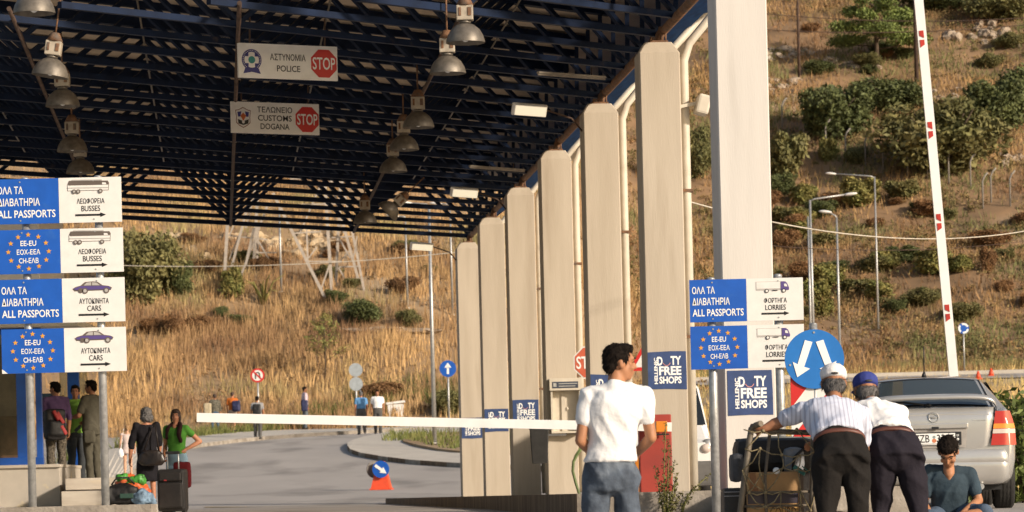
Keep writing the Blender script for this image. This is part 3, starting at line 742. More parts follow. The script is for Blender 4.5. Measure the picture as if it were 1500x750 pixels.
ls = [(682, 63, 41.8), (656, 108, 44.8), (613, 187, 51.3), (592, 220, 54.5), (576, 252, 58.2), (535, 327, 68.6)]
lb = ['nearest high bay lamp of the right row, top of the picture', 'high bay lamp just below the nearest one of the right row', 'middle high bay lamp, third from the top of the right row',
      'high bay lamp tucked behind the middle one of the right row', 'high bay lamp fifth from the top of the right row', 'farthest upright high bay lamp, at the roof edge of the right row']
for p, l in zip(ls, lb): lamp(at(p[0], p[1], p[2] * .885), l)
lamp(at(566, 312, 59.0), 'tilted high bay lamp leaning right at the far roof edge', R(48))
ls = [(50, 20, 38.4), (73, 112, 44.1), (92, 156, 47.4), (106, 222, 53.0), (118, 254, 56.6)]
lb = ['high bay lamp cut by the top left corner', 'tilted high bay lamp second from the top of the left row', 'high bay lamp third from the top of the left row', 'high bay lamp hidden except its box, fourth of the left row', 'lowest high bay lamp of the left row, above the bus signs']
for i, (p, l) in enumerate(zip(ls, lb)): lamp(at(p[0], p[1], p[2] * .885), l, R(9) if i == 1 else 0)
# slim light battens under two of the trusses
for (pa, pb, Y, lab) in (((788, 106), (886, 113), 45.6, 'slim pale light batten under the roof beside the brightest floodlight'), ((688, 243), (768, 249), 58.4, 'slim pale light batten under the roof above the middle floodlight')):
    A, B = at(*pa, Y), at(*pb, Y + 1.0); c = (A + B) / 2; t = thing('light_batten', lab, 'light', c)
    m = MB(); m.bar(A - c, B - c, .045, .025); m.build('housing', MATS['ballast_cream'], t); m = MB()
    m.bar(A - c + Vector((0, 0, -.028)), B - c + Vector((0, 0, -.028)), .02, .02); m.build('tube', MATS['ballast_cream'], t)
    m = MB(); m.tube(B * .8 + A * .2 - c, B * .8 + A * .2 - c + Vector((0, 0, .12)), .01, .01, 6); m.build('hanger', M_wood, t)
# ------------------------------------------------------------------ hanging signs
OCT = lambda cx, cz, r: [(cx + r * math.cos(R(22.5 + 45 * i)), cz + r * math.sin(R(22.5 + 45 * i))) for i in range(8)]
def hanging(px, py, Y, w, h, label, which):
    p = at(px, py, Y); t = thing('hanging_sign', label, 'sign', p, R(27), 'white hanging signs under the canopy')
    y0 = -.02; m = MB(); m.rect(-w / 2, -h / 2, w / 2, h / 2, y0, .02); m.build('board', mat('hanging_board', (.84, .82, .78), .5, var=.03, vs=8, dirt=((.55, .5, .43), 5, .6, .8, .35)), t)
    m = MB(); m.plate(OCT(w * .36, -.005, h * .44), y0 - .004, y0 - .001); so = m.build('stop_octagon', M_red, t)
    m = MB(); m.text('STOP', w * .36, -.005, h * .72, h * .36, y0 - .007, .012); m.build('stop_lettering', M_lett, so)
    TX = lambda s_, x, z, ww, hh: MB().text(s_, x, z, ww, hh, y0 - .003, .012).build('lettering', M_ink, t)
    E = MB(); cx = -w * .37
    if which == 0:
        TX('ΑΣΤΥΝΟΜΙΑ', -w * .005, h * .13, w * .36, h * .195); TX('POLICE', w * .0, -h * .20, w * .235, h * .18)
        E.mi = 0; E.annulus(cx, .02 * h, h * .23, h * .31, y0 - .003, y0 - .001, 30)
        for k in range(26):
            a = R(-60 + 300 * k / 25 - 30 + 0); E.mi = 2; E.disc(cx + h * .27 * math.cos(R(-50 + 280 * k / 25)), .02 * h + h * .27 * math.sin(R(-50 + 280 * k / 25)), h * .014, y0 - .005, y0 - .003, 6)
        E.mi = 0
        for sx in (-1, 1):
            for sz in (-1, 1): E.rect(cx + sx * h * .15 - h * .05, .02 * h + sz * h * .15 - h * .05, cx + sx * h * .15 + h * .05, .02 * h + sz * h * .15 + h * .05, y0 - .003, y0 - .001)
        E.plate([(cx - h * .27, -h * .38), (cx - h * .2, -h * .2), (cx, -h * .26), (cx + h * .2, -h * .2), (cx + h * .27, -h * .38), (cx, -h * .33)], y0 - .006, y0 - .003)
        E.mi = 1; E.disc(cx, .02 * h, h * .105, y0 - .008, y0 - .004, 20)
    else:
        for k, (s_, ww) in enumerate((('ΤΕΛΩΝΕΙΟ', .40), ('CUSTOMS', .385), ('DOGANA', .33))): TX(s_, -w * .01, h * (.27 - .27 * k), w * ww, h * .19)
        sh = lambda q: [(cx + h * x * q, h * z * q) for x, z in ((-.27, .23), (-.16, .25), (0, .33), (.16, .25), (.27, .23), (.24, 0), (.25, -.17), (.14, -.27), (0, -.34), (-.14, -.27), (-.25, -.17), (-.24, 0))]
        E.mi = 3; E.plate(sh(1.0), y0 - .003, y0 - .001); E.mi = 2; E.plate(sh(.92), y0 - .005, y0 - .003)
        E.mi = 0; E.plate([(cx - h * .2, h * .17), (cx - h * .06, h * .19), (cx - h * .1, h * .02), (cx - h * .18, h * .02)], y0 - .007, y0 - .005); E.plate([(cx + h * .2, h * .17), (cx + h * .06, h * .19), (cx + h * .1, h * .02), (cx + h * .18, h * .02)], y0 - .007, y0 - .005)
        E.mi = 4; E.plate([(cx - h * .19, -h * .06), (cx, -h * .12), (cx + h * .19, -h * .06), (cx + h * .17, -h * .2), (cx, -h * .25), (cx - h * .17, -h * .2)], y0 - .007, y0 - .005)
        E.mi = 5; E.plate([(cx - h * .1, h * .05), (cx, h * .15), (cx + h * .1, h * .05), (cx, -h * .12)], y0 - .009, y0 - .006)
        E.mi = 2; E.disc(cx, -h * .15, h * .05, y0 - .010, y0 - .007, 12)
    E.build('emblem', [mat('emblem_blue', (.03, .03, .2), .5, var=.04), mat('emblem_teal', (.02, .25, .24), .5, var=.04), M_signw, mat('emblem_brown', (.2, .06, .03), .5), M_dark, mat('emblem_orange', (.55, .12, .02), .5)], t)
    m = MB()
    for x in (-w * .38, w * .38): m.tube((x, 0, h / 2), (x + .02, .02, h / 2 + .35), .012, .012, 6)
    m.build('hanger', M_wood, t)
hanging(421.5, 91, 42.3, 1.33, .425, 'white POLICE sign with blue round emblem, the higher of two hanging signs', 0)
hanging(403, 173.5, 48.5, 1.35, .44, 'white CUSTOMS DOGANA sign with a shield, the lower of two hanging signs', 1)
# ------------------------------------------------------------------ direction signs
def star(m, cx, cz, r, y0, y1):
    m.plate([(cx + (r if i % 2 == 0 else r * .42) * math.sin(math.pi * i / 5), cz + (r if i % 2 == 0 else r * .42) * math.cos(math.pi * i / 5)) for i in range(10)], y0, y1)
M_lav = mat('pict_violet', (.09, .06, .22), .5, var=.05); M_grey = mat('pict_grey', (.42, .40, .38), .5, var=.05)
M_mid = mat('pict_dark', (.12, .095, .08), .5, var=.05)
def panel(parent, x0, z0, w, h, top, veh, words, split, corner=False):
    """w x h panel with its lower-left corner at x0,z0: blue part of width split*w, white part on the right"""
    y0 = -.075; sw = w * split
    m = MB(); m.rect(x0, z0, x0 + sw, z0 + h, y0, y0 + .02); pb = m.build('blue_panel', M_signb, parent)
    m = MB(); m.rect(x0 + sw + .002, z0, x0 + w, z0 + h, y0, y0 + .02); pw = m.build('white_panel', M_signw, parent)
    L = MB(); cx = x0 + sw / 2; cz = z0 + h / 2
    if top:
        for k, (s_, ww) in enumerate((('ΟΛΑ ΤΑ', .40), ('ΔΙΑΒΑΤΗΡΙΑ', .66), ('ALL PASSPORTS', .90))):
            MB().text(s_, x0 + sw * (.045 + ww / 2), z0 + h * (.75 - .265 * k), sw * ww, h * .17, y0 - .003, .014).build('lettering', M_lett, pb)
    else:
        for k, (s_, ww) in enumerate((('EE-EU', .25), ('ΕΟΧ-ΕΕΑ', .37), ('CH-ΕΛΒ', .31))): MB().text(s_, cx, z0 + h * (.69 - .195 * k), sw * ww, h * .12, y0 - .003, .013).build('lettering', M_lett, pb)
        for k in range(12):
            st = MB(); star(st, cx + sw * .32 * math.sin(R(30 * k)) * 1.0, cz + h * .385 * math.cos(R(30 * k)), h * .062, y0 - .003, y0 - .001); st.build('star', M_star, pb)
    L = MB(); bx = x0 + sw + (w - sw) * .5; bw = w - sw
    for k, (s_, ww) in enumerate(words): MB().text(s_, bx + bw * .01, z0 + h * (.475 - .165 * k), bw * ww, h * .125, y0 - .003, .006).build('lettering', M_ink, pw)
    az = z0 + h * .165; L.rect(bx - bw * .24, az - h * .022, bx + bw * .17, az + h * .022, y0 - .003, y0 - .001); L.plate([(bx + bw * .16, az - h * .05), (bx + bw * .25, az), (bx + bw * .16, az + h * .05)], y0 - .003, y0 - .001)
    L.build('arrow', M_ink, pw)
    P = MB(); u = bw; zz = z0 + h * .80; Y = lambda k: (y0 - .002 - .002 * k, y0 - .0005 - .002 * k)
    def poly(k, mi, pts): P.mi = mi; P.plate([(bx + u * x, zz + u * z) for x, z in pts], *Y(k))
    def circ(k, mi, x, z, r): P.mi = mi; P.disc(bx + u * x, zz + u * z, u * r, *Y(k), 16)
    if veh == 'bus':
        poly(0, 1, [(-.36, -.07), (.30, -.07), (.31, .05), (.29, .085), (-.33, .095), (-.36, .03)]); poly(1, 0, [(-.352, -.062), (.292, -.062), (.30, .03), (-.352, .03)])
        poly(2, 1, [(-.34, .02), (.30, .02), (.28, .06), (-.32, .065)]); poly(2, 2, [(-.30, .095), (.20, .09), (.20, .105), (-.28, .11)])
        poly(3, 2, [(-.352, -.015), (.298, -.02), (.298, -.03), (-.352, -.025)]); poly(3, 0, [(.20, .025), (.27, .025), (.255, .055), (.20, .058)])
        for x in (-.25, -.185, .17): circ(4, 1, x, -.08, .036); circ(5, 2, x, -.08, .018)
    elif veh == 'car':
        poly(0, 1, [(-.33, -.03), (-.28, .0), (-.20, .02), (-.13, .075), (.0, .085), (.08, .07), (.15, .02), (.25, .005), (.30, -.02), (.28, -.06), (-.30, -.07)])
        poly(1, 3, [(-.31, -.025), (-.20, .012), (.13, .012), (.26, -.005), (.28, -.045), (-.28, -.05)]); poly(1, 2, [(-.15, .02), (-.10, .065), (-.03, .072), (-.03, .02)]); poly(1, 2, [(-.015, .02), (-.015, .072), (.06, .06), (.11, .02)])
        for x in (-.13, .21): circ(2, 1, x, -.065, .047); circ(3, 2, x, -.065, .027)
        circ(2, 1, -.2, -.06, .04)
    else:
        poly(0, 2, [(-.33, -.065), (.20, -.065), (.20, .09), (-.33, .09)]); poly(1, 0, [(-.322, -.035), (.10, -.035), (.10, .082), (-.322, .082)])
        poly(2, 3, [(.11, -.06), (.25, -.065), (.255, -.03), (.22, .06), (.17, .088), (.11, .088)]); poly(3, 0, [(.17, .0), (.225, -.005), (.205, .045), (.165, .045)])
        for x in (-.14, .16): circ(3, 1, x, -.075, .036); circ(4, 0, x, -.075, .022)
        poly(3, 1, [(-.04, -.075), (.05, -.075), (.05, -.06), (-.04, -.06)])
    P.build('pictogram', [M_signw, M_mid if veh != 'lorry' else M_ink, M_grey, M_lav], pw)
    if corner:
        m = MB(); m.plate([(x0, z0), (x0 + w * .045, z0), (x0 + w * .02, z0 + h * .06), (x0, z0 + h * .1)], y0 - .002, y0 - .0005); m.build('bare_corner', M_signw, pb)
    for bx_ in (x0 + w * .2, x0 + w * .78):
        for bz in (z0 + h * .07, z0 + h * .93): b = MB(); b.disc(bx_, bz, .008, y0 - .004, y0 - .001, 8); b.build('bolt', M_galv, pw)
YL = 31.9; sL = FPX / YL
base = at(47, 744, YL); base.z = EYE + 0.0
t = thing('direction_sign', 'tall stack of four blue and white passport signs for buses and cars on two posts', 'sign', base)
rel = lambda px, py: at(px, py, YL) - base
for i, (pxt, pyt, pxb) in enumerate(((38, 262, 48), (147, 259, 155))):
    m = MB(); a, b = rel(pxt, pyt), rel(pxb, 744); b.z = 0; a.x = b.x; m.tube(b, a, .038, .038, 14); m.ell(a, (.038, .038, .015)); m.build('post', M_galv, t)
PH = 64.5 / sL
for i, (pl, pb_, pr) in enumerate(((-5, 330, 180), (-2, 403, 182.5), (1, 475.5, 185), (5, 548, 187))):
    a = rel(pl, pb_); w = (pr - pl) / sL
    panel(t, a.x, a.z, w, PH * (1.0 if i else 1.02), i % 2 == 0, 'bus' if i < 2 else 'car', (('ΛΕΩΦΟΡΕΙΑ', .44), ('BUSSES', .30)) if i < 2 else (('ΑΥΤΟΚΙΝΗΤΑ', .47), ('CARS', .22)), .502 if i else .505, i == 3)
YR = 32.6; sR = FPX / YR
base = at(1048, 720, YR); base.z = float(zg(base.x, YR))
t = thing('direction_sign', 'pair of blue and white passport signs for lorries on two posts before the white column', 'sign', base)
rel = lambda px, py: at(px, py, YR) - base
for pxt, pyt, pxb in ((1042, 409, 1048), (1138, 404, 1146)):
    m = MB(); b = rel(pxb, 690); a = rel(pxt, pyt); a.x = b.x; b.z = -.1; m.tube(b, a, .042, .042, 14); m.ell(a, (.042, .042, .02)); m.build('post', M_galv, t)
for i, (pl, pb_, pr, ph) in enumerate(((1010.5, 473, 1176.5, 62), (1012, 542, 1178, 63))):
    a = rel(pl, pb_); w = (pr - pl) / sR
    panel(t, a.x, a.z, w, ph / sR, i == 0, 'lorry', (('ΦΟΡΤΗΓΑ', .40), ('LORRIES', .36)), .50)
# round keep-either-side sign with a red and white board below it
YD = 31.6; s = FPX / YD; c = at(1193, 526, YD); g = float(zg(c.x, YD)); base = Vector((c.x, YD, g))
t = thing('round_sign', 'round blue sign with two white arrows pointing down left and right', 'sign', base); cz = c.z - g; r = 43.5 / s
m = MB(); m.tube((.0, .05, -.1), (0, .05, cz + r + .05), .038, .038, 12); m.ell((0, .05, cz + r + .05), (.038, .038, .015)); m.build('post', M_galv, t)
m = MB(); m.disc(0, cz, r, -.012, .012, 48); d = m.build('blue_disc', mat('sign_blue_light', (.015, .16, .50), .4, var=.05, dirt=((.05, .2, .5), 7, .6, .75, .5)), t)
U = r / 43.5
for sx in (-1, 1):
    m = MB()
    f = lambda x, z: (sx * x * U if sx > 0 else sx * x * U, cz + z * U)
    m.plate([f(3, 26), f(13, 29), f(25.5, -3), f(34, 0), f(31, -24), f(12, -12), f(19, -8)] if False else [f(2.5, 25), f(13.5, 28), f(25, -7), f(32, -3.5), f(26, -26), f(7, -14), f(15.5, -11)], -.018, -.014)
    m.build('white_arrow', M_lett, d)
for x, z in ((0, 39), (-36, -8), (36, -8)):
    m = MB(); m.disc(x * U, cz + z * U, 1.6 * U, -.018, -.013, 8); m.build('bolt', M_galv, d)
# red and white board on the same post
m = MB(); a = at(1160, 640, YD) - base; b = at(1232, 545, YD) - base
m.rect(a.x, a.z, b.x, b.z, .015, .03); bd = m.build('striped_board', M_signw, t)
m = MB(); hx = lambda q: a.x + (b.x - a.x) * q; hz_ = lambda q: a.z + (b.z - a.z) * q
m.plate([(hx(0), hz_(.45)), (hx(.5), hz_(.95)), (hx(0), hz_(.98))], .011, .0145); m.plate([(hx(.02), hz_(0.0)), (hx(.5), hz_(0.0)), (hx(1), hz_(.5)), (hx(1), hz_(.95))], .011, .0145)
m.build('red_stripe', M_red, bd)
# ------------------------------------------------------------------ kiosk at the left
M_bluef = mat('blue_frame', (0.01, 0.075, 0.34), 0.4, var=0.1, vs=4)
M_marb = mat('marble', (0.60, 0.54, 0.46), 0.5, vs=3.5, col2=(0.42, 0.36, 0.29), stretch=(.4, 1, 2), dirt=((.68, .55, .36), 3, .6, .72, .6))
M_plinth = mat('plinth_stone', (0.50, 0.45, 0.38), 0.7, vs=2, col2=(0.40, 0.355, 0.30), dirt=((.70, .58, .36), 2.6, .62, .7, .7))
M_glass = mat('glass_dark', (0.02, 0.024, 0.026), 0.04, var=0.02, spec=0.8)
def clear_glass():
    m = bpy.data.materials.new('window_glass'); m.use_nodes = True; nt = m.node_tree; nt.nodes.clear()
    o = nt.nodes.new('ShaderNodeOutputMaterial'); mx = nt.nodes.new('ShaderNodeMixShader'); f = nt.nodes.new('ShaderNodeFresnel'); f.inputs[0].default_value = 1.5
    tr = nt.nodes.new('ShaderNodeBsdfTransparent'); tr.inputs[0].default_value = (.72, .74, .70, 1); g = nt.nodes.new('ShaderNodeBsdfGlossy'); g.inputs['Roughness'].default_value = .02
    nz = nt.nodes.new('ShaderNodeTexNoise'); nz.inputs['Scale'].default_value = 2; bp = nt.nodes.new('ShaderNodeBump'); bp.inputs['Strength'].default_value = .05
    nt.links.new(nz.outputs[0], bp.inputs['Height']); nt.links.new(bp.outputs[0], g.inputs['Normal'])
    nt.links.new(f.outputs[0], mx.inputs[0]); nt.links.new(tr.outputs[0], mx.inputs[1]); nt.links.new(g.outputs[0], mx.inputs[2]); nt.links.new(mx.outputs[0], o.inputs[0]); return m
M_clear = clear_glass()
YK = 54.0; s = FPX / YK
kb = at(46, 735, YK); kb.z = EYE
t = thing('passport_booth', 'blue framed glass passport booth on a stone plinth at the left edge', 'booth', kb)
K = lambda px, py, Y=YK: at(px, py, Y) - kb
x0, x1, xe = K(-160, 700).x, K(62, 700).x, K(93, 700).x
pt = K(40, 685).z
m = MB(); m.bbox(((x0 + xe) / 2, .9, pt / 2), (xe - x0, 2.6, pt), .015); pl = m.build('plinth', M_plinth, t)
m = MB(); m.bbox(((x0 + xe) / 2, .88, pt + .015), (xe - x0 + .03, 2.66, .05), .012); m.build('plinth_cap', M_marb, pl)
yf = .25
def mull(pxa, pxb, za, zb, y, nm='mullion'):
    a, b = K(pxa, 600, YK + y).x, K(pxb, 600, YK + y).x
    m = MB(); m.bbox(((a + b) / 2, y, (za + zb) / 2), (b - a, .1, zb - za), .008); return m.build(nm, M_bluef, t)
zt = K(60, 478).z
mull(25, 42, pt + .04, zt, yf); mull(53, 62, pt + .04, zt, yf); mull(100, 117, .4, zt, 5.4); mull(-90, -70, pt + .04, zt, yf)
a, b = x0, x1
m = MB(); m.bbox(((a + b) / 2, yf - .02, pt + .10), (b - a, .1, .13), .008); m.build('bottom_rail', M_bluef, t)
m = MB(); m.bbox(((a + b) / 2, yf - .02, zt - .05), (b - a, .1, .12), .008); m.build('top_rail', M_bluef, t)
m = MB(); m.box((((K(-70, 600).x + K(25, 600).x) / 2), yf + .02, (pt + zt) / 2 + .08), (K(25, 600).x - K(-70, 600).x, .012, zt - pt - .25)); m.build('front_glass', M_clear, t)
m = MB(); m.box(((K(62, 600).x + K(101, 600, YK + 5.4).x) / 2 - .05, 5.4, (.4 + zt) / 2), (K(101, 600, YK + 5.4).x - K(62, 600, YK + 5.4).x + .02, .012, zt - .4)); m.build('rear_glass', M_clear, t)
m = MB(); m.box((x0 + .6, 5.6, 1.6), (x1 - x0 - 1.0, .1, 3.0)); m.build('rear_wall', mat('booth_interior', (.20, .15, .105), .8, var=.2, vs=3), t)
m = MB(); m.bbox((K(-12, 640).x, 1.2, pt + .45), (.8, .6, .8), .02); m.build('counter', mat('counter_brown', (.17, .10, .055), .6, var=.2), t)
# cream lintel and white upper box
zl = K(100, 470).z
m = MB(); m.bbox(((x0 + K(116, 470).x) / 2, 2.8, zt + (zl - zt) / 2 + .002), (K(116, 470).x - x0, 5.9, max(.1, zl - zt)), .01); m.build('lintel', M_cream, t)
m = MB(); m.bbox(((x0 + K(57, 400).x) / 2, 1.6, (zl + K(50, 290).z) / 2), (K(57, 400).x - x0, 3.0, K(50, 290).z - zl - .005), .02); m.build('upper_box', M_white, t)
# blue notice inside the rear glass
m = MB(); p = K(96, 592, YK + 5.3); m.rect(p.x - .12, p.z - .12, p.x + .1, p.z + .12, 3.08, 3.09); m.build('notice', mat('notice_blue', (.06, .11, .17), .5), t)
# steps
p = at(130, 738, 52.6); st = thing('entrance_steps', 'two marble steps beside the passport booth plinth', 'steps', Vector((p.x, 52.6, EYE)))
s2 = FPX / 52.6
for (a, b, za, zb, dy) in ((92, 166, 738, 718, 0), (93, 131, 718, 700, .25)):
    A, B = at(a, za, 52.6) - st.location, at(b, zb, 52.6) - st.location
    z0 = A.z if za != 738 else 0
    m = MB(); m.bbox(((A.x + B.x) / 2 + (.2 if dy else 0), .6 + dy, (z0 + B.z) / 2), (B.x - A.x + (.4 if dy else .0), 1.5 - dy, B.z - z0), .012); m.build('step', M_marb, st)

A, B = at(62, 702, 54) - st.location, at(150, 702, 54) - st.location
m = MB(); m.bbox(((A.x + B.x) / 2, 4.4, .19), (B.x - A.x, 5.6, .38), .012); m.build('landing', M_marb, st)
# ------------------------------------------------------------------ luggage by the women
M_blk = mat('bag_black', (.012, .011, .012), .6, var=.3, vs=8, bump=.3, bs=25)
M_case = mat('case_black', (.018, .015, .014), .55, var=.2, vs=10, bump=.15, bs=60)
M_orng = mat('bag_orange', (.62, .12, .03), .5, var=.15, vs=8); M_grn = mat('bag_green', (.06, .28, .04), .5, var=.3, vs=14)
def blob(parts, name, m, loc, label=None, cat=None, parent=None, vox=.015, amp=.02, sc=6.0, sm=6, seed=0):
    me = fuse(parts, vox, sm, amp, sc, seed); me.materials.append(m)
    o = bpy.data.objects.new(name, me); COL.objects.link(o); o.location = loc
    if parent: o.parent = parent
    return tag(o, label, cat)
def fuse(mb, vox, smooth=4, amp=0.0, sc=6.0, seed=0, crease=False):
    """union of closed shapes as one continuous surface"""
    me = mb.mesh('tmp'); o = bpy.data.objects.new('tmp', me); TMP.collection.objects.link(o)
    r = o.modifiers.new('r', 'REMESH'); r.mode = 'VOXEL'; r.voxel_size = vox
    if smooth: q = o.modifiers.new('s', 'SMOOTH'); q.factor = .5; q.iterations = smooth
    TMP.view_layers[0].update(); dg = TMP.view_layers[0].depsgraph; out = bpy.data.meshes.new_from_object(o.evaluated_get(dg))
    bpy.data.objects.remove(o); bpy.data.meshes.remove(me)
    if amp:
        n = len(out.vertices); co = np.zeros(n * 3, np.float32); no = np.zeros(n * 3, np.float32); out.vertices.foreach_get('co', co); out.vertices.foreach_get('normal', no)
        d = np.array([mnoise.fractal(Vector(c) * sc + Vector((seed * 3.1, seed, 0)), 1.0, 2.0, 3) for c in co.reshape(-1, 3)], np.float32)
        if crease:                         # soft creases running mostly downwards and aslant
            d = np.array([1.1 - 3.2 * abs(mnoise.noise(Vector((c[0] * sc + c[2] * sc * .55, c[1] * sc, c[2] * sc * .42)) + Vector((seed * 1.7, 3, seed)))) for c in co.reshape(-1, 3)], np.float32) * .75 + d * .35
        out.vertices.foreach_set('co', (co.reshape(-1, 3) + no.reshape(-1, 3) * (amp * d)[:, None]).ravel()); out.update()
    out.polygons.foreach_set('use_smooth', np.ones(len(out.polygons), bool)); out.materials.clear(); return out
YB = 50.5
p = at(183, 738, YB); p.z = EYE
t = thing('travel_bag', 'black travel bag with a dark green band on the step edge', 'bag', p)
m = MB(); m.ell((-.05, 0, .16), (.28, .16, .17)); m.bbox((-.04, 0, .14), (.50, .28, .26), .06); blob(m, 'body', M_blk, (0, 0, 0), parent=t, seed=2)
m = MB(); m.bbox((.05, -.19, .13), (.20, .03, .07), .01); m.build('band', mat('band_green', (.02, .06, .045), .6), t)
m = MB(); m.path([(-.18, -.1, .30), (-.1, -.12, .40), (.08, -.12, .40), (.16, -.1, .30)], .014, 8); m.build('handle', M_blk, t)
p = at(190, 722, YB + .55); p.z = EYE
t = thing('plastic_bag', 'orange and green plastic carrier bag held by the woman in black', 'bag', p)
m = MB(); m.ell((0, 0, .24), (.25, .14, .22)); m.ell((.14, 0, .16), (.18, .13, .18)); blob(m, 'sack', M_orng, (0, 0, 0), parent=t, amp=.035, sc=9, seed=4)
m = MB(); m.ell((-.1, -.05, .40), (.10, .10, .06)); m.ell((.17, -.05, .36), (.11, .11, .08)); m.ell((.03, -.06, .36), (.16, .08, .05)); blob(m, 'green_print', M_grn, (0, 0, 0), parent=t, amp=.04, sc=11, seed=5)
m = MB(); m.path([(-.06, 0, .36), (.02, 0, .47), (.08, 0, .36)], .014, 8); m.build('handle', M_orng, t)
p = at(210, 738, YB - .1); p.z = EYE
m = MB(); m.ell((0, 0, .09), (.17, .13, .11)); m.ell((.06, 0, .06), (.14, .12, .08)); m.ell((-.05, 0, .16), (.08, .08, .06))
blob(m, 'denim_bundle', mat('denim_pale', (.20, .30, .42), .85, var=.3, vs=14), p, 'crumpled pale blue denim bundle beside the black travel bag', 'clothes', amp=.04, sc=10, seed=6)
YS = 51.5; p = at(254, 750, YS); p.z = float(zg(p.x, YS))
t = thing('suitcase', 'tall black wheeled suitcase with its handle pulled up', 'suitcase', p, R(-8))
s = FPX / YS; w, h = 42 / s, 62 / s
m = MB(); m.bbox((0, 0, .05 + h / 2), (w, .27, h), .05); b = m.build('shell', M_case, t)
m = MB(); m.bbox((0, -.15, .05 + h * .38), (w * .86, .06, h * .60), .03); m.build('front_pocket', M_case, t)
m = MB(); m.bbox((0, -.15, .05 + h * .82), (w * .8, .05, h * .2), .02); m.build('top_pocket', M_case, t)
m = MB(); m.rect(-.09, h * .80, -.05, h * .83, -.182, -.176); m.build('badge', mat('badge_red', (.3, .03, .03), .5), t)
m = MB(); m.path([(-w * .42, -.137, .12), (-w * .42, -.137, h * .98), (w * .42, -.137, h * .98), (w * .42, -.137, .12)], .008, 6); m.build('piping', M_dark, t)
hm = MB(); top = (750 - 660) / s
hm.path([(-.085, .05, h - .02), (-.085, .05, top), (.085, .05, top), (.085, .05, h - .02)], .011, 8)
hd = hm.build('telescopic_handle', M_galv, t)
m = MB(); m.bbox((0, .05, top + .01), (.22, .035, .045), .012); m.build('grip', M_blk, hd)
for sx in (-1, 1):
    m = MB(); m.lathe([(.04, -.02), (.045, 0), (.04, .02)], 14, (sx * w * .38, .1, .045), Matrix.Rotation(R(90), 3, 'Y')); m.build('wheel', M_dark, t)

# ------------------------------------------------------------------ barriers
M_redbox = mat('barrier_red', (.36, .045, .028), .55, vs=3, col2=(.27, .035, .025), dirt=((.18, .06, .04), 4, .58, .75, .7), bump=.05)
YB = 35.0
p = at(963, 750, YB); p.z = float(zg(p.x, YB)); s = FPX / YB
t = thing('barrier', 'red barrier box with its long white arm lowered across the road', 'barrier', p)
bt = at(963, 607, YB).z - p.z; m = MB(); m.bbox((0, .2, bt / 2), (47.5 / s, .36, bt), .012); m.build('housing', M_redbox, t)
m = MB(); m.bbox((0, .2, .03), (56 / s, .46, .06), .01); m.build('foot_plate', M_rust, t)
A, B = at(288.5, 611.5, YB - .1) - p, at(984, 625.5, YB - .1) - p
m = MB(); d = (B - A).normalized(); m.bar(A, B, .045, 13.3 / s); ar = m.build('arm', M_white, t)
q = at(969, 625, YB - .15) - p; m = MB(); m.bbox((q.x, q.y, q.z), (16.5 / s, .07, 16 / s), .008); m.build('arm_clamp', mat('reflector_orange', (.66, .22, .02), .4, var=.05), ar)
m = MB(); m.bbox((q.x - .03, q.y + .02, q.z - .078), (30 / s, .08, .016), .004); m.build('arm_bracket', M_dark, t)
YR2 = 40.5; s = FPX / YR2
A = at(1397.5, 556, YR2); B = at(1340, -60, YR2); p = Vector((A.x + .02, YR2, float(zg(A.x, YR2))))
t = thing('barrier', 'raised white barrier arm with small red marks, standing upright behind the car', 'barrier', p)
m = MB(); m.bbox((.02, .2, .5), (.36, .36, 1.0), .012); m.build('housing', M_redbox, t)
A2 = A - p; B2 = B - p; d = (B2 - A2).normalized(); lat = Vector((d.z, 0, -d.x))
A3 = A2 - d * (A2.z - .85)
m = MB(); m.bar(A3, B2, 13.2 / s, .05); ar = m.build('arm', M_white, t)
for py in (56, 190, 325, 458):
    y_ = at(1345 + (py) * .0968, py, YR2 - .1) - p
    m = MB()
    for k in (-1, 1):
        c = A3 + d * ((y_ - A3).dot(d) + k * .055); w = 6.5 / s / 2; off = lat * (-.8 / s)
        f = lambda u, v: tuple((c + lat * u + d * v + off)[i] for i in (0, 2))
        m.plate([f(-w, -.045 + (.03 if k > 0 else .0)), f(w, -.045), f(w, .045), f(-w, .045 - (.0 if k > 0 else .03))] if k > 0 else [f(-w, -.045), f(w, -.045 + .03), f(w, .045), f(-w, .045)], y_.y - .002 + .07, y_.y + .004 + .07)
    m.build('red_mark', mat('mark_red', (.45, .03, .02), .4), ar)
# ------------------------------------------------------------------ things by the columns
# phone cabinet on the fourth column
y4 = COLY[3]; p = cw(5.5, y4, 0); p.z = EYE
s = FPX / y4; rel = lambda px, py, Y: at(px, py, Y) - p
t = thing('phone_cabinet', 'cream wall cabinet with a dark header strip on the middle column, open front', 'cabinet', p)
a = rel(806, 555, y4 - .3); b = rel(852, 634, y4 - .3); cx = (a.x + b.x) / 2; w = b.x - a.x; h = a.z - b.z
m = MB(); yb = -.27
m.box((cx, yb - .01, (a.z + b.z) / 2), (w, .02, h)); m.box((a.x + .015, yb - .09, (a.z + b.z) / 2), (.03, .16, h)); m.box((b.x - .015, yb - .09, (a.z + b.z) / 2), (.03, .16, h))
m.box((cx, yb - .10, b.z + .015), (w, .2, .03)); zz = rel(830, 572, y4 - .3).z
m.box((cx, yb - .11, (a.z + zz) / 2), (w + .03, .2, a.z - zz)); m.build('casing', M_cream, t)
m = MB(); m.rect(a.x + .03, zz + .035, b.x - .04, a.z - .055, yb - .216, yb - .21); hd = m.build('header_strip', mat('header_dark', (.05, .06, .09), .5), t)
m = MB(); zc = (zz + a.z) / 2 - .01
for k in range(2): m.rect(a.x + .13, zc + .012 - .04 * k, b.x - .055 - .03 * k, zc + .026 - .04 * k, yb - .219, yb - .2165)
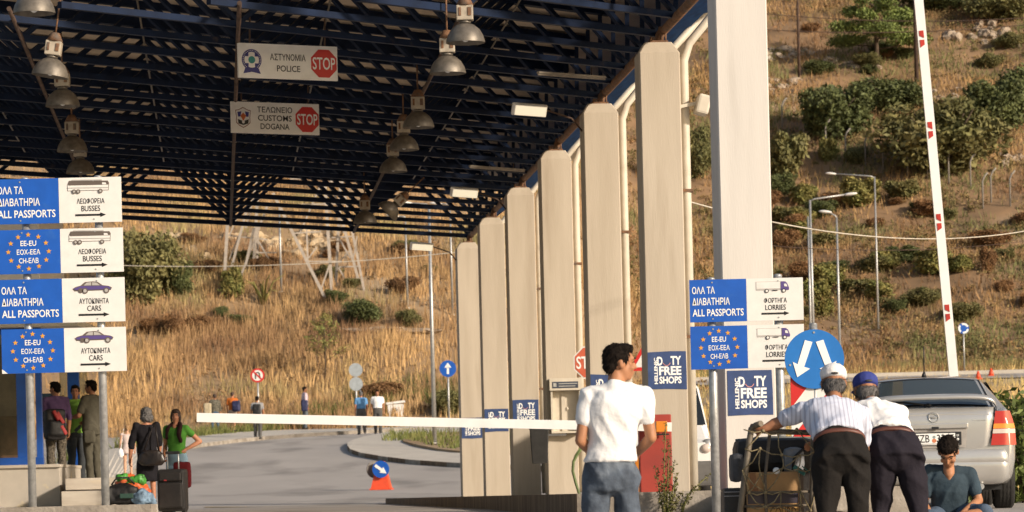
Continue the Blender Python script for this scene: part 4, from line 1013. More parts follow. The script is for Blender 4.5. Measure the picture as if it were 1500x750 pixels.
m.rect(a.x + .045, zc - .03, a.x + .095, zc + .03, yb - .219, yb - .2165); m.build('worn_lettering', mat('header_grey', (.42, .42, .40), .5), hd)
m = MB(); m.box((cx - .04, yb - .035, (b.z + zz) / 2), (.06, .03, h * .7)); m.ell((cx + .02, yb - .04, b.z + h * .45), (.02, .02, .03)); m.build('bracket', M_cream, t)
# hanging bin on the fifth column
p = at(791, 679, 53.4); s = FPX / 53.4
t = thing('litter_bin', 'dark plastic litter bin hung on the side of a column', 'bin', p)
h = 52 / s; m = MB(); rings = []
for z, wx in ((0, .115), (.03, .122), (h * .96, .15), (h, .165)): rings.append([Vector((x * wx, y * .12, z)) for x, y in ((-.9, -1), (.9, -1), (1, -.9), (1, .9), (.9, 1), (-.9, 1), (-1, .9), (-1, -.9))])
m.skin(rings, True, False); m.build('body', M_dark, t); m = MB(); m.bbox((0, 0, h + .01), (.34, .26, .025), .008); m.build('rim', M_dark, t)
m = MB(); m.bar((.1, .05, h * .8), (.42, .2, h * .8), .03); m.build('bracket', M_dark, t)
# stop sign on a thin post
YQ = 50.2; s = FPX / YQ; c = at(864, 531, YQ); p = Vector((c.x, YQ, EYE)); cz = c.z - EYE; r = 25.5 / s
t = thing('stop_sign', 'red octagonal stop sign half hidden by a column', 'sign', p)
m = MB(); m.tube((.0, .04, 0), (0, .04, cz + r), .03, .03, 10); m.build('post', M_galv, t)
m = MB(); m.plate(OCT(0, cz, r), -.012, .0); b = m.build('white_plate', M_signw, t)
m = MB(); m.plate(OCT(0, cz, r * .92), -.016, -.0125); m.build('red_face', mat('stop_faded', (.58, .12, .06), .5, var=.1), b)
m = MB(); m.text('STOP', 0, cz, r * 1.55, r * .72, -.020, .015); m.build('lettering', M_lett, b)
# orange and white post behind the boy
YO = 37.2; p = at(937, 722, YO); p.z = EYE; s = FPX / YO
t = thing('marker_post', 'orange marker post with black and white bands beside the red box', 'post', p)
h = (722 - 640) / s
for z0, z1, m_, nm in ((0, h * .62, 'reflector_orange', 'orange_band'), (h * .62, h * .82, None, 'black_band'), (h * .82, h, 'w', 'white_band')):
    m = MB(); m.bbox((0, 0, (z0 + z1) / 2), (.085, .085, z1 - z0 - .002), .006); m.build(nm, MATS['reflector_orange'] if m_ == 'reflector_orange' else (M_white if m_ else M_dark), t)
# red triangle glimpsed between the columns
YT = 66.0; c = at(944, 528, YT); p = Vector((c.x, YT, float(zg(c.x, YT)))); cz = c.z - p.z
t = thing('triangle_sign', 'red triangular sign glimpsed between two columns above the boy', 'sign', p)
m = MB(); m.tube((0, .04, -.1), (0, .04, cz + .2), .03, .03, 8); m.build('post', M_galv, t)
m = MB(); m.plate([(-.32, cz - .2), (.32, cz - .2), (0, cz + .33)], -.01, .01); f = m.build('red_plate', M_red, t)
m = MB(); m.plate([(-.2, cz - .13), (.2, cz - .13), (0, cz + .2)], -.014, -.0105); m.build('white_face', M_signw, f)
# green hose by the cabinet column
m = MB(); q = lambda px, py: at(px, py, 53.2)
m.path([q(857, 650), q(848, 662), q(840, 676), q(839, 690), q(843, 706), q(848, 722), q(850, 727)], .022, 8); m.path([q(852, 652), q(842, 668), q(838, 684)], .012, 6)
p0 = q(850, 727); m2 = MB(); m2.v = [v - p0 for v in m.v]; m2.f = m.f; m2.m = m.m; m2.sm = m.sm
tag(m2.build('hose', mat('hose_green', (.13, .18, .06), .6, var=.2), None, p0), 'green garden hose leaning against the column below the cabinet', 'hose')
# weed in front of the red box
def weed(px, Y, items, label, seed, leaf=.02):
    p = at(px, 748, Y); p.z = float(zg(p.x, Y)); t = thing('weed_plant', label, 'plant', p); r = random.Random(seed); m = MB(); lum = []
    for dx, h, bend in items:
        e = [(dx * .2, 0, 0), (dx * .55 + bend * .2, r.uniform(-.05, .05), h * .5), (dx + bend, r.uniform(-.08, .08), h)]
        m.path(e, [.008, .006, .003], 5)
        for k in range(9):
            u = .25 + .75 * k / 8; x = e[1][0] * (1 - u) + e[2][0] * u if u > .5 else e[1][0] * u * 2
            lum.append(((dx * (.2 + .8 * u) + bend * u * u, r.uniform(-.05, .05), h * u), (.045 * (1.15 - .6 * u), .045, .04)))
    m.build('stem', M_weed, t); V, F = leafcloud(lum, 130 * len(items), leaf * .8, seed); o = fastmesh('foliage', V, F, mat('weed_olive', (.15, .13, .05), .7, vs=4, col2=(.08, .085, .03), island=.4, spec=.15), 4); o.parent = t
weed(975, 34.4, [(-.03, .95, .05), (.05, .75, .0), (-.09, .5, .0), (.0, .55, .1), (.1, .42, .02), (.06, .35, .05), (-.02, .3, 0), (.12, .25, .05)], 'tall weed growing in front of the red barrier box', 4)
weed(996, 34.6, [(.05, .45, .28), (.02, .3, .18)], 'bent weed sprig leaning right of the red barrier box', 9, .016)
# ------------------------------------------------------------------ keep-right cone sign on the road
p = gp(559, 717.5, False); s = FPX / p.y; u = 1 / s
t = thing('cone_sign', 'orange traffic base with a round blue arrow sign on the road', 'traffic sign', p, R(-8))
m = MB(); m.skin([[Vector((x * w_, y * w_ * .8, z)) for x, y in ((-1, -1), (1, -1), (1, 1), (-1, 1))] for z, w_ in ((0, 16 * u), (2 * u, 16 * u), (2.2 * u, 14 * u), (20 * u, 10 * u), (34 * u, 6 * u), (42 * u, 5 * u))], True, False)
m.build('base', mat('cone_orange', (.75, .085, .03), .45, var=.08), t)
cz = 30 * u; cx = 2 * u
m = MB(); m.disc(cx, cz, 12.5 * u, -14.5 * u, -13.3 * u, 32); d = m.build('blue_disc', M_signb, t)
m = MB(); al = -R(36); f = lambda x, z: (cx + (x * math.cos(al) - z * math.sin(al)) * u, cz + (x * math.sin(al) + z * math.cos(al)) * u)
m.plate([f(-10, -2.2), f(1.5, -2), f(1.5, -5), f(10.5, 0), f(1.5, 5), f(1.5, 2), f(-10, 2.2)], -15.2 * u, -14.6 * u); m.build('white_arrow', M_lett, d)
m = MB(); m.T = Matrix.Translation((-7 * u, 4 * u, 0)) @ Matrix.Rotation(R(38), 4, 'Z'); m.disc(0, cz, 12.5 * u, 8 * u, 9 * u, 32); m.build('rear_disc', mat('disc_back', (.16, .14, .12), .6), t)
# ------------------------------------------------------------------ far street furniture
FBL = lambda px, Y: Vector((at(px, 545, Y).x, Y, float(zg(at(px, 545, Y).x, Y))))
def lamp_post(px, pb, ptop, arm, label, r=.075, Y=None, base=None, hook=False):
    p = base or gp(px, pb); s = FPX / p.y; top = at(px - (pb - ptop) * SR, ptop, p.y) - p
    t = thing('street_lamp', label, 'street lamp', p); H = top.z
    m = MB(); m.tube((0, 0, -.3), (0, 0, H), r, r * .6, 12); m.build('post', M_galv, t)
    m = MB(); m.lathe([(r * 2, 0), (r * 2, .04), (r * 1.2, .06)], 12); m.build('base_plate', M_pave, t)
    if arm:
        ex, ez = arm[0] / s, arm[1] / s; m = MB(); m.path([(0, 0, H - .05), (ex * .12, 0, H + ez * .2), (ex, 0, H + ez)], .04, 8); a = m.build('arm', M_galv, t)
        m = MB(); sg = 1 if ex > 0 else -1; m.ell((ex + sg * .15, 0, H + ez + .01), (.33, .13, .075), Matrix.Rotation(-sg * R(6), 3, 'Y')); m.build('lamp_head', M_signw, a)
    return t
lamp_post(637, 657, 300, (-30, 3), 'thick grey lamp post standing on the grass island left of the columns', .085, base=gp(637, 657, False) + Vector((0, 0, .17)))
lamp_post(597, 452, 318, (-14, 2), 'thin lamp post on the upper slope left of the tall lamp post', .06)
lamp_post(663, 462, 300, (-16, 2), 'thin lamp post on the slope just left of the farthest column', .06)
lamp_post(412, 428, 300, None, 'bare light pole between the two pylons', .07)
lamp_post(1288, 541, 259, (-60, 6), 'tallest lamp post right of the lorry signs, arm pointing left', .075, base=gp(1288, 541, False))
lamp_post(1193, 520, 293, (55, 7), 'lamp post above the round arrow sign, arm pointing right', .085, base=gp(1193, 560, False))
lamp_post(1231, 530, 318, (-12, 8), 'shorter distant lamp post between two taller ones', .075, base=FBL(1231, 168))
lamp_post(1189, 500, 317, None, 'thin bare pole beside the lamp post with its arm pointing right', .06, base=FBL(1189, 150))
FB = FBL
def disc_sign(px, py, rp, pb, label, kind, rz=0.0, base=None):
    p = base or gp(px + (pb - py) * SR, pb, False); s = FPX / p.y; cz = (at(px, py, p.y) - p).z; r = rp / s
    t = thing('round_sign', label, 'sign', p, rz)
    m = MB(); m.tube((0, .05, -.2), (0, .05, cz + r * .9), .04, .04, 10); m.build('post', M_galv, t)
    m = MB(); m.disc(0, cz, r, -.012, .012, 40)
    if kind == 'uturn':
        f = m.build('red_disc', M_red, t); m = MB(); m.disc(0, cz, r * .76, -.017, -.0125, 32); w = m.build('white_face', M_signw, f)
        m = MB(); m.annulus(0, cz + r * .12, r * .20, r * .38, -.023, -.018, 14, 0, 180); m.rect(-r * .38, cz - r * .5, -r * .20, cz + r * .12, -.023, -.018); m.rect(r * .2, cz - r * .2, r * .38, cz + r * .12, -.023, -.018); m.plate([(r * .08, cz - r * .18), (r * .5, cz - r * .18), (r * .29, cz - r * .45)], -.023, -.018); m.build('u_turn_arrow', M_ink, w)
        m = MB(); c = .7071; a = r * .1; m.plate([((-.8 * c) * r - a * c, cz + .8 * c * r - a * c), ((-.8 * c) * r + a * c, cz + .8 * c * r + a * c), (.8 * c * r + a * c, cz - .8 * c * r + a * c), (.8 * c * r - a * c, cz - .8 * c * r - a * c)], -.029, -.024); m.build('slash', M_red, w)
    elif kind == 'up':
        f = m.build('blue_disc', M_signb, t); m = MB(); m.rect(-r * .13, cz - r * .65, r * .13, cz + r * .2, -.017, -.0125); m.plate([(-r * .42, cz + r * .12), (r * .42, cz + r * .12), (0, cz + r * .72)], -.017, -.0126); m.build('white_arrow', M_lett, f)
    elif kind == 'round':
        f = m.build('blue_disc', M_signb, t)
        for k in range(3): m = MB(); m.annulus(0, cz, r * .62, r * .97, -.017, -.0125, 10, 120 * k + 20, 120 * k + 110); m.build('white_arrow', M_lett, f)
    else:
        m.disc(0, cz - r * 2.05, r, -.012, .012, 40); m.build('grey_back', mat('sign_back', (.40, .44, .47), .5, .3, var=.1), t)
        m = MB(); m.tube((.18, .05, -.2), (.18, .05, cz - r * 3), .04, .04, 10); m.build('second_post', M_galv, t)
    return t
disc_sign(376, 550, 10.3, 640, 'round red and white no U-turn sign on a thin post', 'uturn', base=gp(378, 645, False) + Vector((0, .6, .15)))
disc_sign(519.5, 542, 10, 640, 'two grey sign backs, one above the other, on a double post', 'back', base=gp(522, 634, False) + Vector((0, .8, .15)))
disc_sign(655.3, 540, 12.2, 630, 'round blue sign with one white arrow pointing up', 'up', base=gp(658.5, 640, False) + Vector((0, 0, .17)))
disc_sign(1411, 481, 8, 545, 'small round blue roundabout sign far right of the raised arm', 'round', base=FB(1413, 172.6))
# skip container
p = gp(580, 629, False) + Vector((0, .6, .15)); s = FPX / p.y; u = 1 / s
t = thing('waste_container', 'white waste container with a slanted lid and a scrawl, beside a yellow panel', 'container', p)
m = MB(); m.skin([[Vector((x, y, z)) for x, y in ((-w_, -.5), (w_, -.5), (w_, .5), (-w_, .5))] for z, w_ in ((.12, 10 * u), (32 * u, 11.5 * u))], True, False); b = m.build('body', M_white, t)
m = MB(); m.box((0, 0, 34.5 * u), (27 * u, 1.1, 3 * u), Matrix.Rotation(R(-6), 3, 'Y')); m.build('lid', M_white, t)
m = MB(); m.path([(-4 * u, -.52, 26 * u), (-2 * u, -.52, 24 * u), (1 * u, -.52, 26.5 * u), (-1 * u, -.52, 22 * u), (3 * u, -.52, 24 * u)], .03, 5); m.build('scrawl', M_ink, b)
m = MB(); m.box((-14.5 * u, .1, 15 * u), (5 * u, .5, 30 * u)); m.build('yellow_panel', mat('panel_yellow', (.65, .42, .02), .5), t)
for sx in (-1, 1):
    m = MB(); m.lathe([(.08, -.03), (.1, 0), (.08, .03)], 12, (sx * 8 * u, -.3, .1), Matrix.Rotation(R(90), 3, 'Y')); m.build('wheel', M_dark, t)
# two orange cones on the side road
for px, py, lab in ((1433, 556, 'orange traffic cone on the side road nearest the raised arm'), (1452, 552, 'orange traffic cone on the side road, the right one of two')):
    p = gp(px, py, False); u = p.y / FPX; m = MB(); m.box((0, 0, 1 * u), (11 * u, 11 * u, 2 * u)); m.lathe([(4.5 * u, 2 * u), (3.4 * u, 6 * u), (1.2 * u, 12.5 * u)], 12)
    tag(m.build('traffic_cone', MATS['cone_orange'], None, p), lab, 'cone', 'orange cones on the side road')
# pylons: each bar runs between two photo pixels, in a front or a back plane of the tower
def pylon(px, py, bars, label):
    c = gp(px, py); t = thing('electricity_pylon', label, 'pylon', c)
    for (a, b, w, dy, leg) in bars:
        A, B = at(*a, c.y + dy) - c, at(*b, c.y + dy) - c
        if leg: A = A + (A - B).normalized() * 1.2
        m = MB(); m.bar(A, B, w * .9); m.build('leg' if leg else 'brace', M_pyl, t)
pylon(486, 440, [((479, 442), (400, 283), .16, 0, 1), ((487, 440), (474, 240), .17, .5, 1), ((491, 440), (500, 240), .15, 3, 1), ((531, 431), (478, 240), .15, 3.2, 1), ((535, 433), (496, 240), .13, 2.0, 1),
    ((449, 383), (500, 383), .07, .3, 0), ((497, 391), (527, 390), .08, 2.6, 0), ((486, 348), (519, 346), .07, 2.6, 0), ((428, 342), (470, 339), .07, .2, 0), ((471, 422), (482, 390), .08, .3, 0), ((494, 344), (513, 378), .09, 2.6, 0),
    ((496, 392), (518, 430), .08, 2.6, 0), ((525, 410), (517, 432), .07, 2.6, 0), ((523, 346), (517, 382), .07, 2.6, 0), ((451, 383), (449, 330), .09, .2, 0), ((452, 378), (464, 362), .07, .2, 0), ((497, 384), (513, 366), .06, 2.6, 0),
    ((440, 340), (470, 270), .08, .4, 0), ((505, 342), (470, 290), .08, 2.6, 0), ((430, 300), (520, 298), .08, 1.2, 0), ((425, 262), (525, 260), .08, 1.2, 0)], 'pale lattice pylon rising from the dark bush, right of two')
pylon(350, 420, [((328, 424), (338, 240), .17, .2, 1), ((334, 412), (366, 290), .13, 0, 1), ((350, 412), (392, 300), .12, .4, 1), ((370, 416), (380, 240), .16, 2.6, 1), ((376, 418), (378, 330), .12, 2.8, 1),
    ((360, 334), (378, 260), .12, .2, 0), ((372, 334), (360, 388), .13, .1, 0), ((400, 390), (378, 352), .08, 2.6, 0), ((328, 390), (342, 391), .09, .2, 0), ((373, 370), (405, 370), .07, 2.6, 0), ((370, 393), (400, 393), .07, 2.6, 0), ((334, 345), (392, 351), .07, .8, 0),
    ((336, 345), (350, 312), .07, .2, 0), ((332, 300), (392, 298), .08, 1, 0), ((336, 262), (384, 260), .08, 1, 0), ((336, 380), (352, 340), .06, .1, 0)], 'pale lattice pylon behind the broom bush, left of two')
# wooden poles and a small hut on the hill
for px, pb, lab, w in ((1171, 117, 'thin wooden pole left of the pine', .11), (1343, 126, 'dark wooden pole right of the pine, next to the raised arm', .16)):
    p = gp(px, pb); s = FPX / p.y; m = MB(); m.tube((0, 0, -.4), (0, 0, 9.5), w, w * .7, 8)
    m.bar((-.7, 0, 8.6), (.7, 0, 8.6), .1); tag(m.build('utility_pole', M_wood, None, p), lab, 'pole')
p = gp(1112, 110); s = FPX / p.y; t = thing('small_hut', 'small cream hut with a flat roof beside the white column top', 'hut', p)
m = MB(); m.bbox((0, .8, 11 / s), (26 / s, 1.6, 24 / s), .03); m.build('wall', M_cream, t); m = MB(); m.bbox((0, .7, 24.5 / s), (32 / s, 2, 4 / s), .03); m.build('roof', M_pave, t)
m = MB(); m.bbox((8 / s, -.01, 10 / s), (6 / s, .06, 9 / s), .01); m.build('window', M_dark, t)
# wires
def wire(pa, pb, Ya, Yb, sag, r, label, m_):
    a, b = at(*pa, Ya), at(*pb, Yb); pts = [a.lerp(b, i / 24) - Vector((0, 0, sag * 4 * (i / 24) * (1 - i / 24))) - a for i in range(25)]
    m = MB(); m.path(pts, r, 6); tag(m.build('cable', m_, None, a), label, 'cable')
M_wire = mat('wire_pale', (.55, .5, .42), .6)
wire((1008, 295), (1560, 326), 44, 60, .38, .010, 'bright sagging cable running right from the columns across the hillside', M_wire)
wire((1080, 355), (1560, 345), 120, 125, .4, .014, 'thin dark cable low across the right hillside', M_wood)
wire((150, 388), (700, 366), 120, 120, .25, .014, 'thin pale cable crossing the left slope before the pylons', M_wire)
wire((1100, 18), (1560, 22), 230, 230, .5, .03, 'upper thin overhead wire past the pine', M_wood)
wire((1100, 42), (1560, 30), 230, 230, .5, .03, 'lower thin overhead wire past the pine', M_wood)
# bent fence posts on the hill
t0 = None
for i, (px, py) in enumerate([(1146, 192), (1178, 204), (1239, 238), (1268, 244), (1294, 254), (1330, 260), (1359, 262), (1390, 270), (1422, 276), (1452, 298), (1480, 302), (1440, 305), (1210, 224)]):
    p = gp(px, py)
    if t0 is None:
        m = MB(); m.path([(0, 0, -.4), (0, 0, 1.7), (.12, 0, 2.0), (.35, 0, 2.25)], .055, 6)
        t0 = tag(m.build('fence_post', mat('fence_concrete', (.27, .245, .215), .9, var=.1), None, p), 'pale bent-topped fence post among the bushes on the right hillside', 'fence post', 'bent fence posts on the hill')
    else: dup(t0, p, 0)
# ------------------------------------------------------------------ silver car
M_silver = mat('car_silver', (.54, .53, .51), .26, .5, var=.03, vs=1.5, coat=.6, dirt=((.40, .35, .29), 2.5, .55, .8, .35))
M_tyre = mat('tyre', (.018, .017, .016), .85, var=.2, vs=20); M_blackp = mat('trim_black', (.014, .014, .015), .45, var=.1)
M_lensr = mat('lens_red', (.46, .014, .008), .12, var=.06, coat=.8); M_lensa = mat('lens_amber', (.85, .26, .02), .12, var=.06, coat=.8); M_lensw = mat('lens_clear', (.62, .52, .46), .12, var=.06, coat=.8)
YC = 35.0; cx = at(1368, 650, YC).x
car = thing('hatchback_car', 'silver hatchback car seen from behind with a roof aerial and rear spoiler', 'car', (cx, YC, float(zg(cx, YC)) + .0), R(-3))
def ringcar(zb, w, belt, top, rw):
    h = [(0, zb), (w * .8, zb), (w * .95, zb + .05), (w * .995, zb + .22), (w, (zb + belt) / 2), (w * .985, belt - .12), (w * .955, belt - .02), (w * .92, belt + .02), ((rw + w * .92) / 2 + .02, (belt + top) / 2 + .02), (rw + .015, top - .06), (rw * .92, top - .022), (rw * .6, top - .006), (0, top)]
    return h
def carbody(st):
    m = MB(); rings = []
    for y, a in st:
        h = ringcar(*a); rings.append([Vector((x, y, z)) for x, z in h] + [Vector((-x, y, z)) for x, z in h[-2:0:-1]])
    return m.skin(rings, True, True)
st = [(-.02, (.36, .77, .95, .99, .62)), (.015, (.32, .81, .98, 1.03, .66)), (.09, (.30, .835, .99, 1.055, .67)), (.18, (.28, .845, .99, 1.07, .66)), (.70, (.25, .852, .97, 1.365, .555)), (.85, (.25, .853, .97, 1.395, .56)), (1.2, (.24, .855, .96, 1.415, .565)), (2.0, (.24, .855, .95, 1.42, .57)), (2.5, (.24, .855, .94, 1.385, .56)), (3.2, (.24, .85, .91, .955, .60)), (3.8, (.25, .82, .80, .83, .58)), (4.08, (.28, .74, .66, .70, .5)), (4.12, (.34, .68, .58, .62, .45))]
carbody(st).build('body', M_silver, car)
def grid(f, nu, nv, u0=0., u1=1., v0=0., v1=1.):
    m = MB(); vs = [f(u0 + (u1 - u0) * i / nu, v0 + (v1 - v0) * j / nv) for j in range(nv + 1) for i in range(nu + 1)]
    m.add(vs, [(j * (nu + 1) + i, j * (nu + 1) + i + 1, (j + 1) * (nu + 1) + i + 1, (j + 1) * (nu + 1) + i) for j in range(nv) for i in range(nu)], True); return m
def rearwin(u, v):
    x = (2 * u - 1); hw = .64 + (.535 - .64) * v; y = .165 + (.69 - .165) * v; z = 1.068 + (1.365 - 1.068) * v
    return Vector((x * hw, y - .014 + .05 * x * x, z + .014 - .030 * x * x))
grid(rearwin, 14, 8).build('window_trim', M_blackp, car)
def rearwin2(u, v): p = rearwin(.045 + .91 * u, .03 + .90 * v); return p + Vector((0, -.006, .005))
grid(rearwin2, 14, 8).build('rear_window', mat('car_glass', (.05, .06, .06), .03, var=.02, spec=1.0, coat=1.0), car)
# quarter glass and side windows
for sx in (-1, 1):
    m = MB(); P = [(.62, 1.0), (.95, 1.335), (2.25, 1.35), (2.95, .99)]
    m.add([Vector((sx * (.80 + (.60 - .80) * (z - .97) / (1.36 - .97) + .018), y, z)) for y, z in P], [(0, 1, 2, 3) if sx < 0 else (3, 2, 1, 0)]); m.build('side_window', M_glass, car)
# tailgate with its details
def gate(u, v):
    z = .60 + .45 * v; hw = .565 + .055 * v; x = (2 * u - 1) * hw
    return Vector((x, -.035 + .03 * (v - .5) ** 2 * 2 + .008 * (2 * u - 1) ** 4 + (.05 * max(0, v - .8) / .2), z))
def gap(u, v): g = gate(u, v); return Vector((g.x * 1.03, g.y + .005, .60 + (g.z - .60) * 1.02 - .012))
grid(gap, 16, 10).build('tailgate_gap', M_blackp, car)
tg = grid(gate, 16, 10).build('tailgate', M_silver, car)
sol = tg.modifiers.new('s', 'SOLIDIFY'); sol.thickness = .02; sol.offset = -1
m = MB(); m.bbox((0, -.048, .865), (.70, .035, .055), .012); m.build('handle_strip', M_silver, tg)
m = MB(); m.bbox((.015, -.066, .845), (.07, .02, .025), .006); m.build('tailgate_button', M_blackp, tg)
m = MB(); m.plate([(-.34, .835), (.34, .835), (.32, .64), (-.32, .64)], -.0385, -.034); m.build('plate_recess_shade', mat('silver_painted_shade', (.42, .39, .36), .5, .4), tg)  # flat plate in darker silver, painting in the shade of the recess
m = MB(); m.bbox((0, -.047, .735), (.56, .014, .135), .006); fr = m.build('plate_frame', M_blackp, tg)
m = MB(); m.rect(-.262, .685, .215, .79, -.0575, -.0545); lp = m.build('number_plate', M_lett, fr); m = MB(); m.rect(-.25, .672, .25, .680, -.0572, -.0545); m.build('frame_text_line', M_signw, fr)
lp.name = 'number_plate'
m = MB(); m.text('ZZB', -.125, .738, .155, .078, -.060, .004); m.text('3395', .115, .738, .175, .078, -.060, .004); m.rect(.221, .69, .262, .785, -.059, -.0545); m.build('plate_lettering', M_ink, fr)
m = MB(); m.disc(.0, .752, .016, -.060, -.0578, 12); m.build('plate_seal', mat('seal_grey', (.3, .36, .36), .5), fr); m = MB(); m.disc(0, .715, .022, -.060, -.0578, 14); m.build('plate_sticker', mat('seal_orange', (.65, .22, .1), .5), fr)
m = MB(); m.text('GR', .241, .765, .026, .022, -.0615, .01); m.disc(.241, .725, .014, -.0615, -.059, 10); m.build('plate_badge', M_lett, fr)
m = MB(); m.lathe([(.048, 0), (.055, .006), (.052, .012), (.044, .006)], 28, (0, -.030, .955), Matrix.Rotation(R(90), 3, 'X'), cap=False)
m.plate([(-.05, .948), (.012, .958), (.012, .967), (-.03, .961)], -.045, -.036); m.plate([(.05, .962), (-.012, .952), (-.012, .943), (.03, .949)], -.045, -.036); m.build('emblem', M_galv, tg)
m = MB(); m.rect(.40, .912, .53, .918, -.034, -.026); m.build('script_badge', M_galv, tg)
# spoiler
m = MB(); rings = []
for i in range(25):
    u = -1 + i / 12; x = .655 * math.sin(u * math.pi / 2) if abs(u) < 1 else .655 * u
    e = abs(u) ** 5; z = 1.165 - .02 * u * u - .125 * e; y = .03 + .10 * u * u - .01 * e
    sc = 1 - .15 * e; rings.append([Vector((x, y + .085 * math.cos(t) * sc, z + .030 * math.sin(t) + .010 * math.cos(t))) for t in (2 * math.pi * k / 12 for k in range(12))])
m.skin(rings); m.build('spoiler', M_silver, car)
m = MB(); m.bbox((.0, .02, 1.185 - .012), (.3, .012, .012), .004); m.build('brake_light', M_lensr, car)
# bumper
def bump(u, v):
    t = (2 * u - 1); pr = [(.0, .625), (-.055, .615), (-.075, .56), (-.080, .50), (-.072, .487), (-.078, .47), (-.074, .40), (-.055, .33), (-.01, .275), (.06, .26)]
    k = v * (len(pr) - 1); i = min(int(k), len(pr) - 2); f = k - i; yo = pr[i][0] * (1 - f) + pr[i + 1][0] * f; z = pr[i][1] * (1 - f) + pr[i + 1][1] * f
    a = t * 1.5; sh = abs(t) ** 3
    x = (.70 - yo * 1.0) * math.copysign(min(1, abs(math.sin(a)) ** .8), t) * 1.10; y = yo * math.cos(a) ** .6 + .62 * (max(0, abs(t) - .62) / .38) ** 1.6
    return Vector((max(-.865, min(.865, x)), y, z - .02 * sh))
grid(bump, 40, 18).build('rear_bumper', M_silver, car)
# lights
for sx in (-1, 1):
    lt = None
    def lens(z0, z1, name, m_, par):
        def f(u, v):
            z = z0 + (z1 - z0) * v; q = (z - .655) / .35; xa = .578 + .055 * q; xb = .842 - .10 * max(0, q - .45) ** 1.5 - .02 * q
            x = xa + (xb - xa) * u; y = -.050 + .012 * u + .9 * max(0, x - .72) ** 1.3 + .02 * q
            return Vector((sx * x, y, z))
        return grid(f, 10, 4).build(name, m_, par)
    lt = lens(.655, 1.005, 'tail_light', M_lensr, car); lt.location = (0, .004, 0)
    lens(.825, .875, 'amber_lens', M_lensa, lt).location = (0, -.006, 0); lens(.775, .82, 'clear_lens', M_lensw, lt).location = (0, -.006, 0)
# aerial, wiper, exhaust, wheels
m = MB(); m.lathe([(.028, 0), (.02, .03), (.006, .06)], 10, (-.02, .92, 1.40)); m.path([(-.02, .92, 1.44), (-.02, .86, 1.72)], [.007, .005], 6); m.build('aerial', M_blackp, car)
m = MB(); m.path([(-.06, .13, 1.085), (-.28, .18, 1.12), (-.48, .2, 1.12)], [.012, .012, .006], 6); m.ell((-.04, .12, 1.085), (.035, .03, .02)); m.build('rear_wiper', M_blackp, car)
m = MB(); m.tube((.47, -.03, .235), (.47, .3, .235), .032, .032, 12); m.build('exhaust', M_galv, car)
m = MB(); m.box((0, 1.9, .25), (1.4, 3.4, .10)); m.build('underside', M_blackp, car)
for sx in (-1, 1):
    for y in (.66, 3.25):
        m = MB(); m.lathe([(.19, -.10), (.28, -.10), (.302, -.08), (.305, 0), (.302, .08), (.28, .10), (.19, .10)], 32, (sx * .755, y, .305), Matrix.Rotation(R(90), 3, 'Y'), cap=False)
        for k in range(4): m.lathe([(.306, -.06 + .036 * k), (.309, -.05 + .036 * k), (.306, -.04 + .036 * k)], 24, (sx * .755, y, .305), Matrix.Rotation(R(90), 3, 'Y'), cap=False)
        w_ = m.build('wheel', M_tyre, car); m = MB(); m.lathe([(.02, .105), (.12, .095), (.195, .085), (.195, -.09)], 24, (sx * .755, y, .305), Matrix.Rotation(R(90 * sx), 3, 'Y')); m.build('hubcap', M_alu, w_)
for sx in (-1, 1):
    m = MB(); m.bbox((sx * .93, 2.55, .98), (.16, .09, .11), .03); m.build('wing_mirror', M_silver, car)
# ------------------------------------------------------------------ white van between the columns
YV = 57.0; p = at(975, 720, YV); p.z = float(zg(p.x, YV))
van = thing('white_van', 'white van glimpsed behind the columns, dark windscreen edge and grey bumper', 'van', p)
sV = FPX / YV; xr = at(1046.5, 690, YV).x - p.x
m = MB(); rings = []
for y, zt, w, tw in ((0, .95, .97, .9), (.25, 1.02, 1.0, .95), (.75, 1.25, 1.0, .9), (1.35, 1.95, 1.0, .82), (1.6, 2.0, 1.0, .83), (4.6, 2.02, 1.0, .84)):
    w *= xr; tw *= xr; rings.append([Vector(q) for q in ((-w * .95, y, .3), (w * .95, y, .3), (w, y, .5), (w, y, min(.95, zt - .05)), (tw, y, zt - .08), (tw * .9, y, zt), (-tw * .9, y, zt), (-tw, y, zt - .08), (-w, y, min(.95, zt - .05)), (-w, y, .5))])
m.skin(rings, True, False); m.build('body', M_white, van)
m = MB(); m.add([(-xr * .90, .75, 1.27), (xr * .90, .75, 1.27), (xr * .77, 1.32, 1.91), (-xr * .77, 1.32, 1.91)], [(0, 1, 2, 3)]); m.build('windscreen', M_glass, van)
m = MB(); m.bbox((0, -.06, .44), (xr * 2.02, .25, .42), .06); m.build('front_bumper', mat('bumper_grey', (.12, .115, .11), .7, var=.1), van)
for sx in (-1, 1):
    m = MB(); m.ell((sx * xr * .86, .12, .86), (.13, .10, .17), Matrix.Rotation(R(20 * sx), 3, 'Y')); h_ = m.build('headlight', M_galv, van)
    m = MB(); m.ell((sx * xr * .84, -.0, .86), (.09, .06, .08)); m.build('lamp_glass', M_lensw, h_)
    m = MB(); m.bbox((sx * xr * 1.08, 1.0, 1.28), (.16, .1, .26), .04); m.build('wing_mirror', M_blackp, van)
    for y in (.9, 3.8):
        m = MB(); m.lathe([(.2, -.1), (.32, -.1), (.33, 0), (.32, .1), (.2, .1)], 24, (sx * (xr - .13), y, .33), Matrix.Rotation(R(90), 3, 'Y')); m.build('wheel', M_tyre, van)
m = MB(); m.bbox((0, -.03, .78), (xr * 1.1, .06, .14), .02); m.build('grille', M_blackp, van)
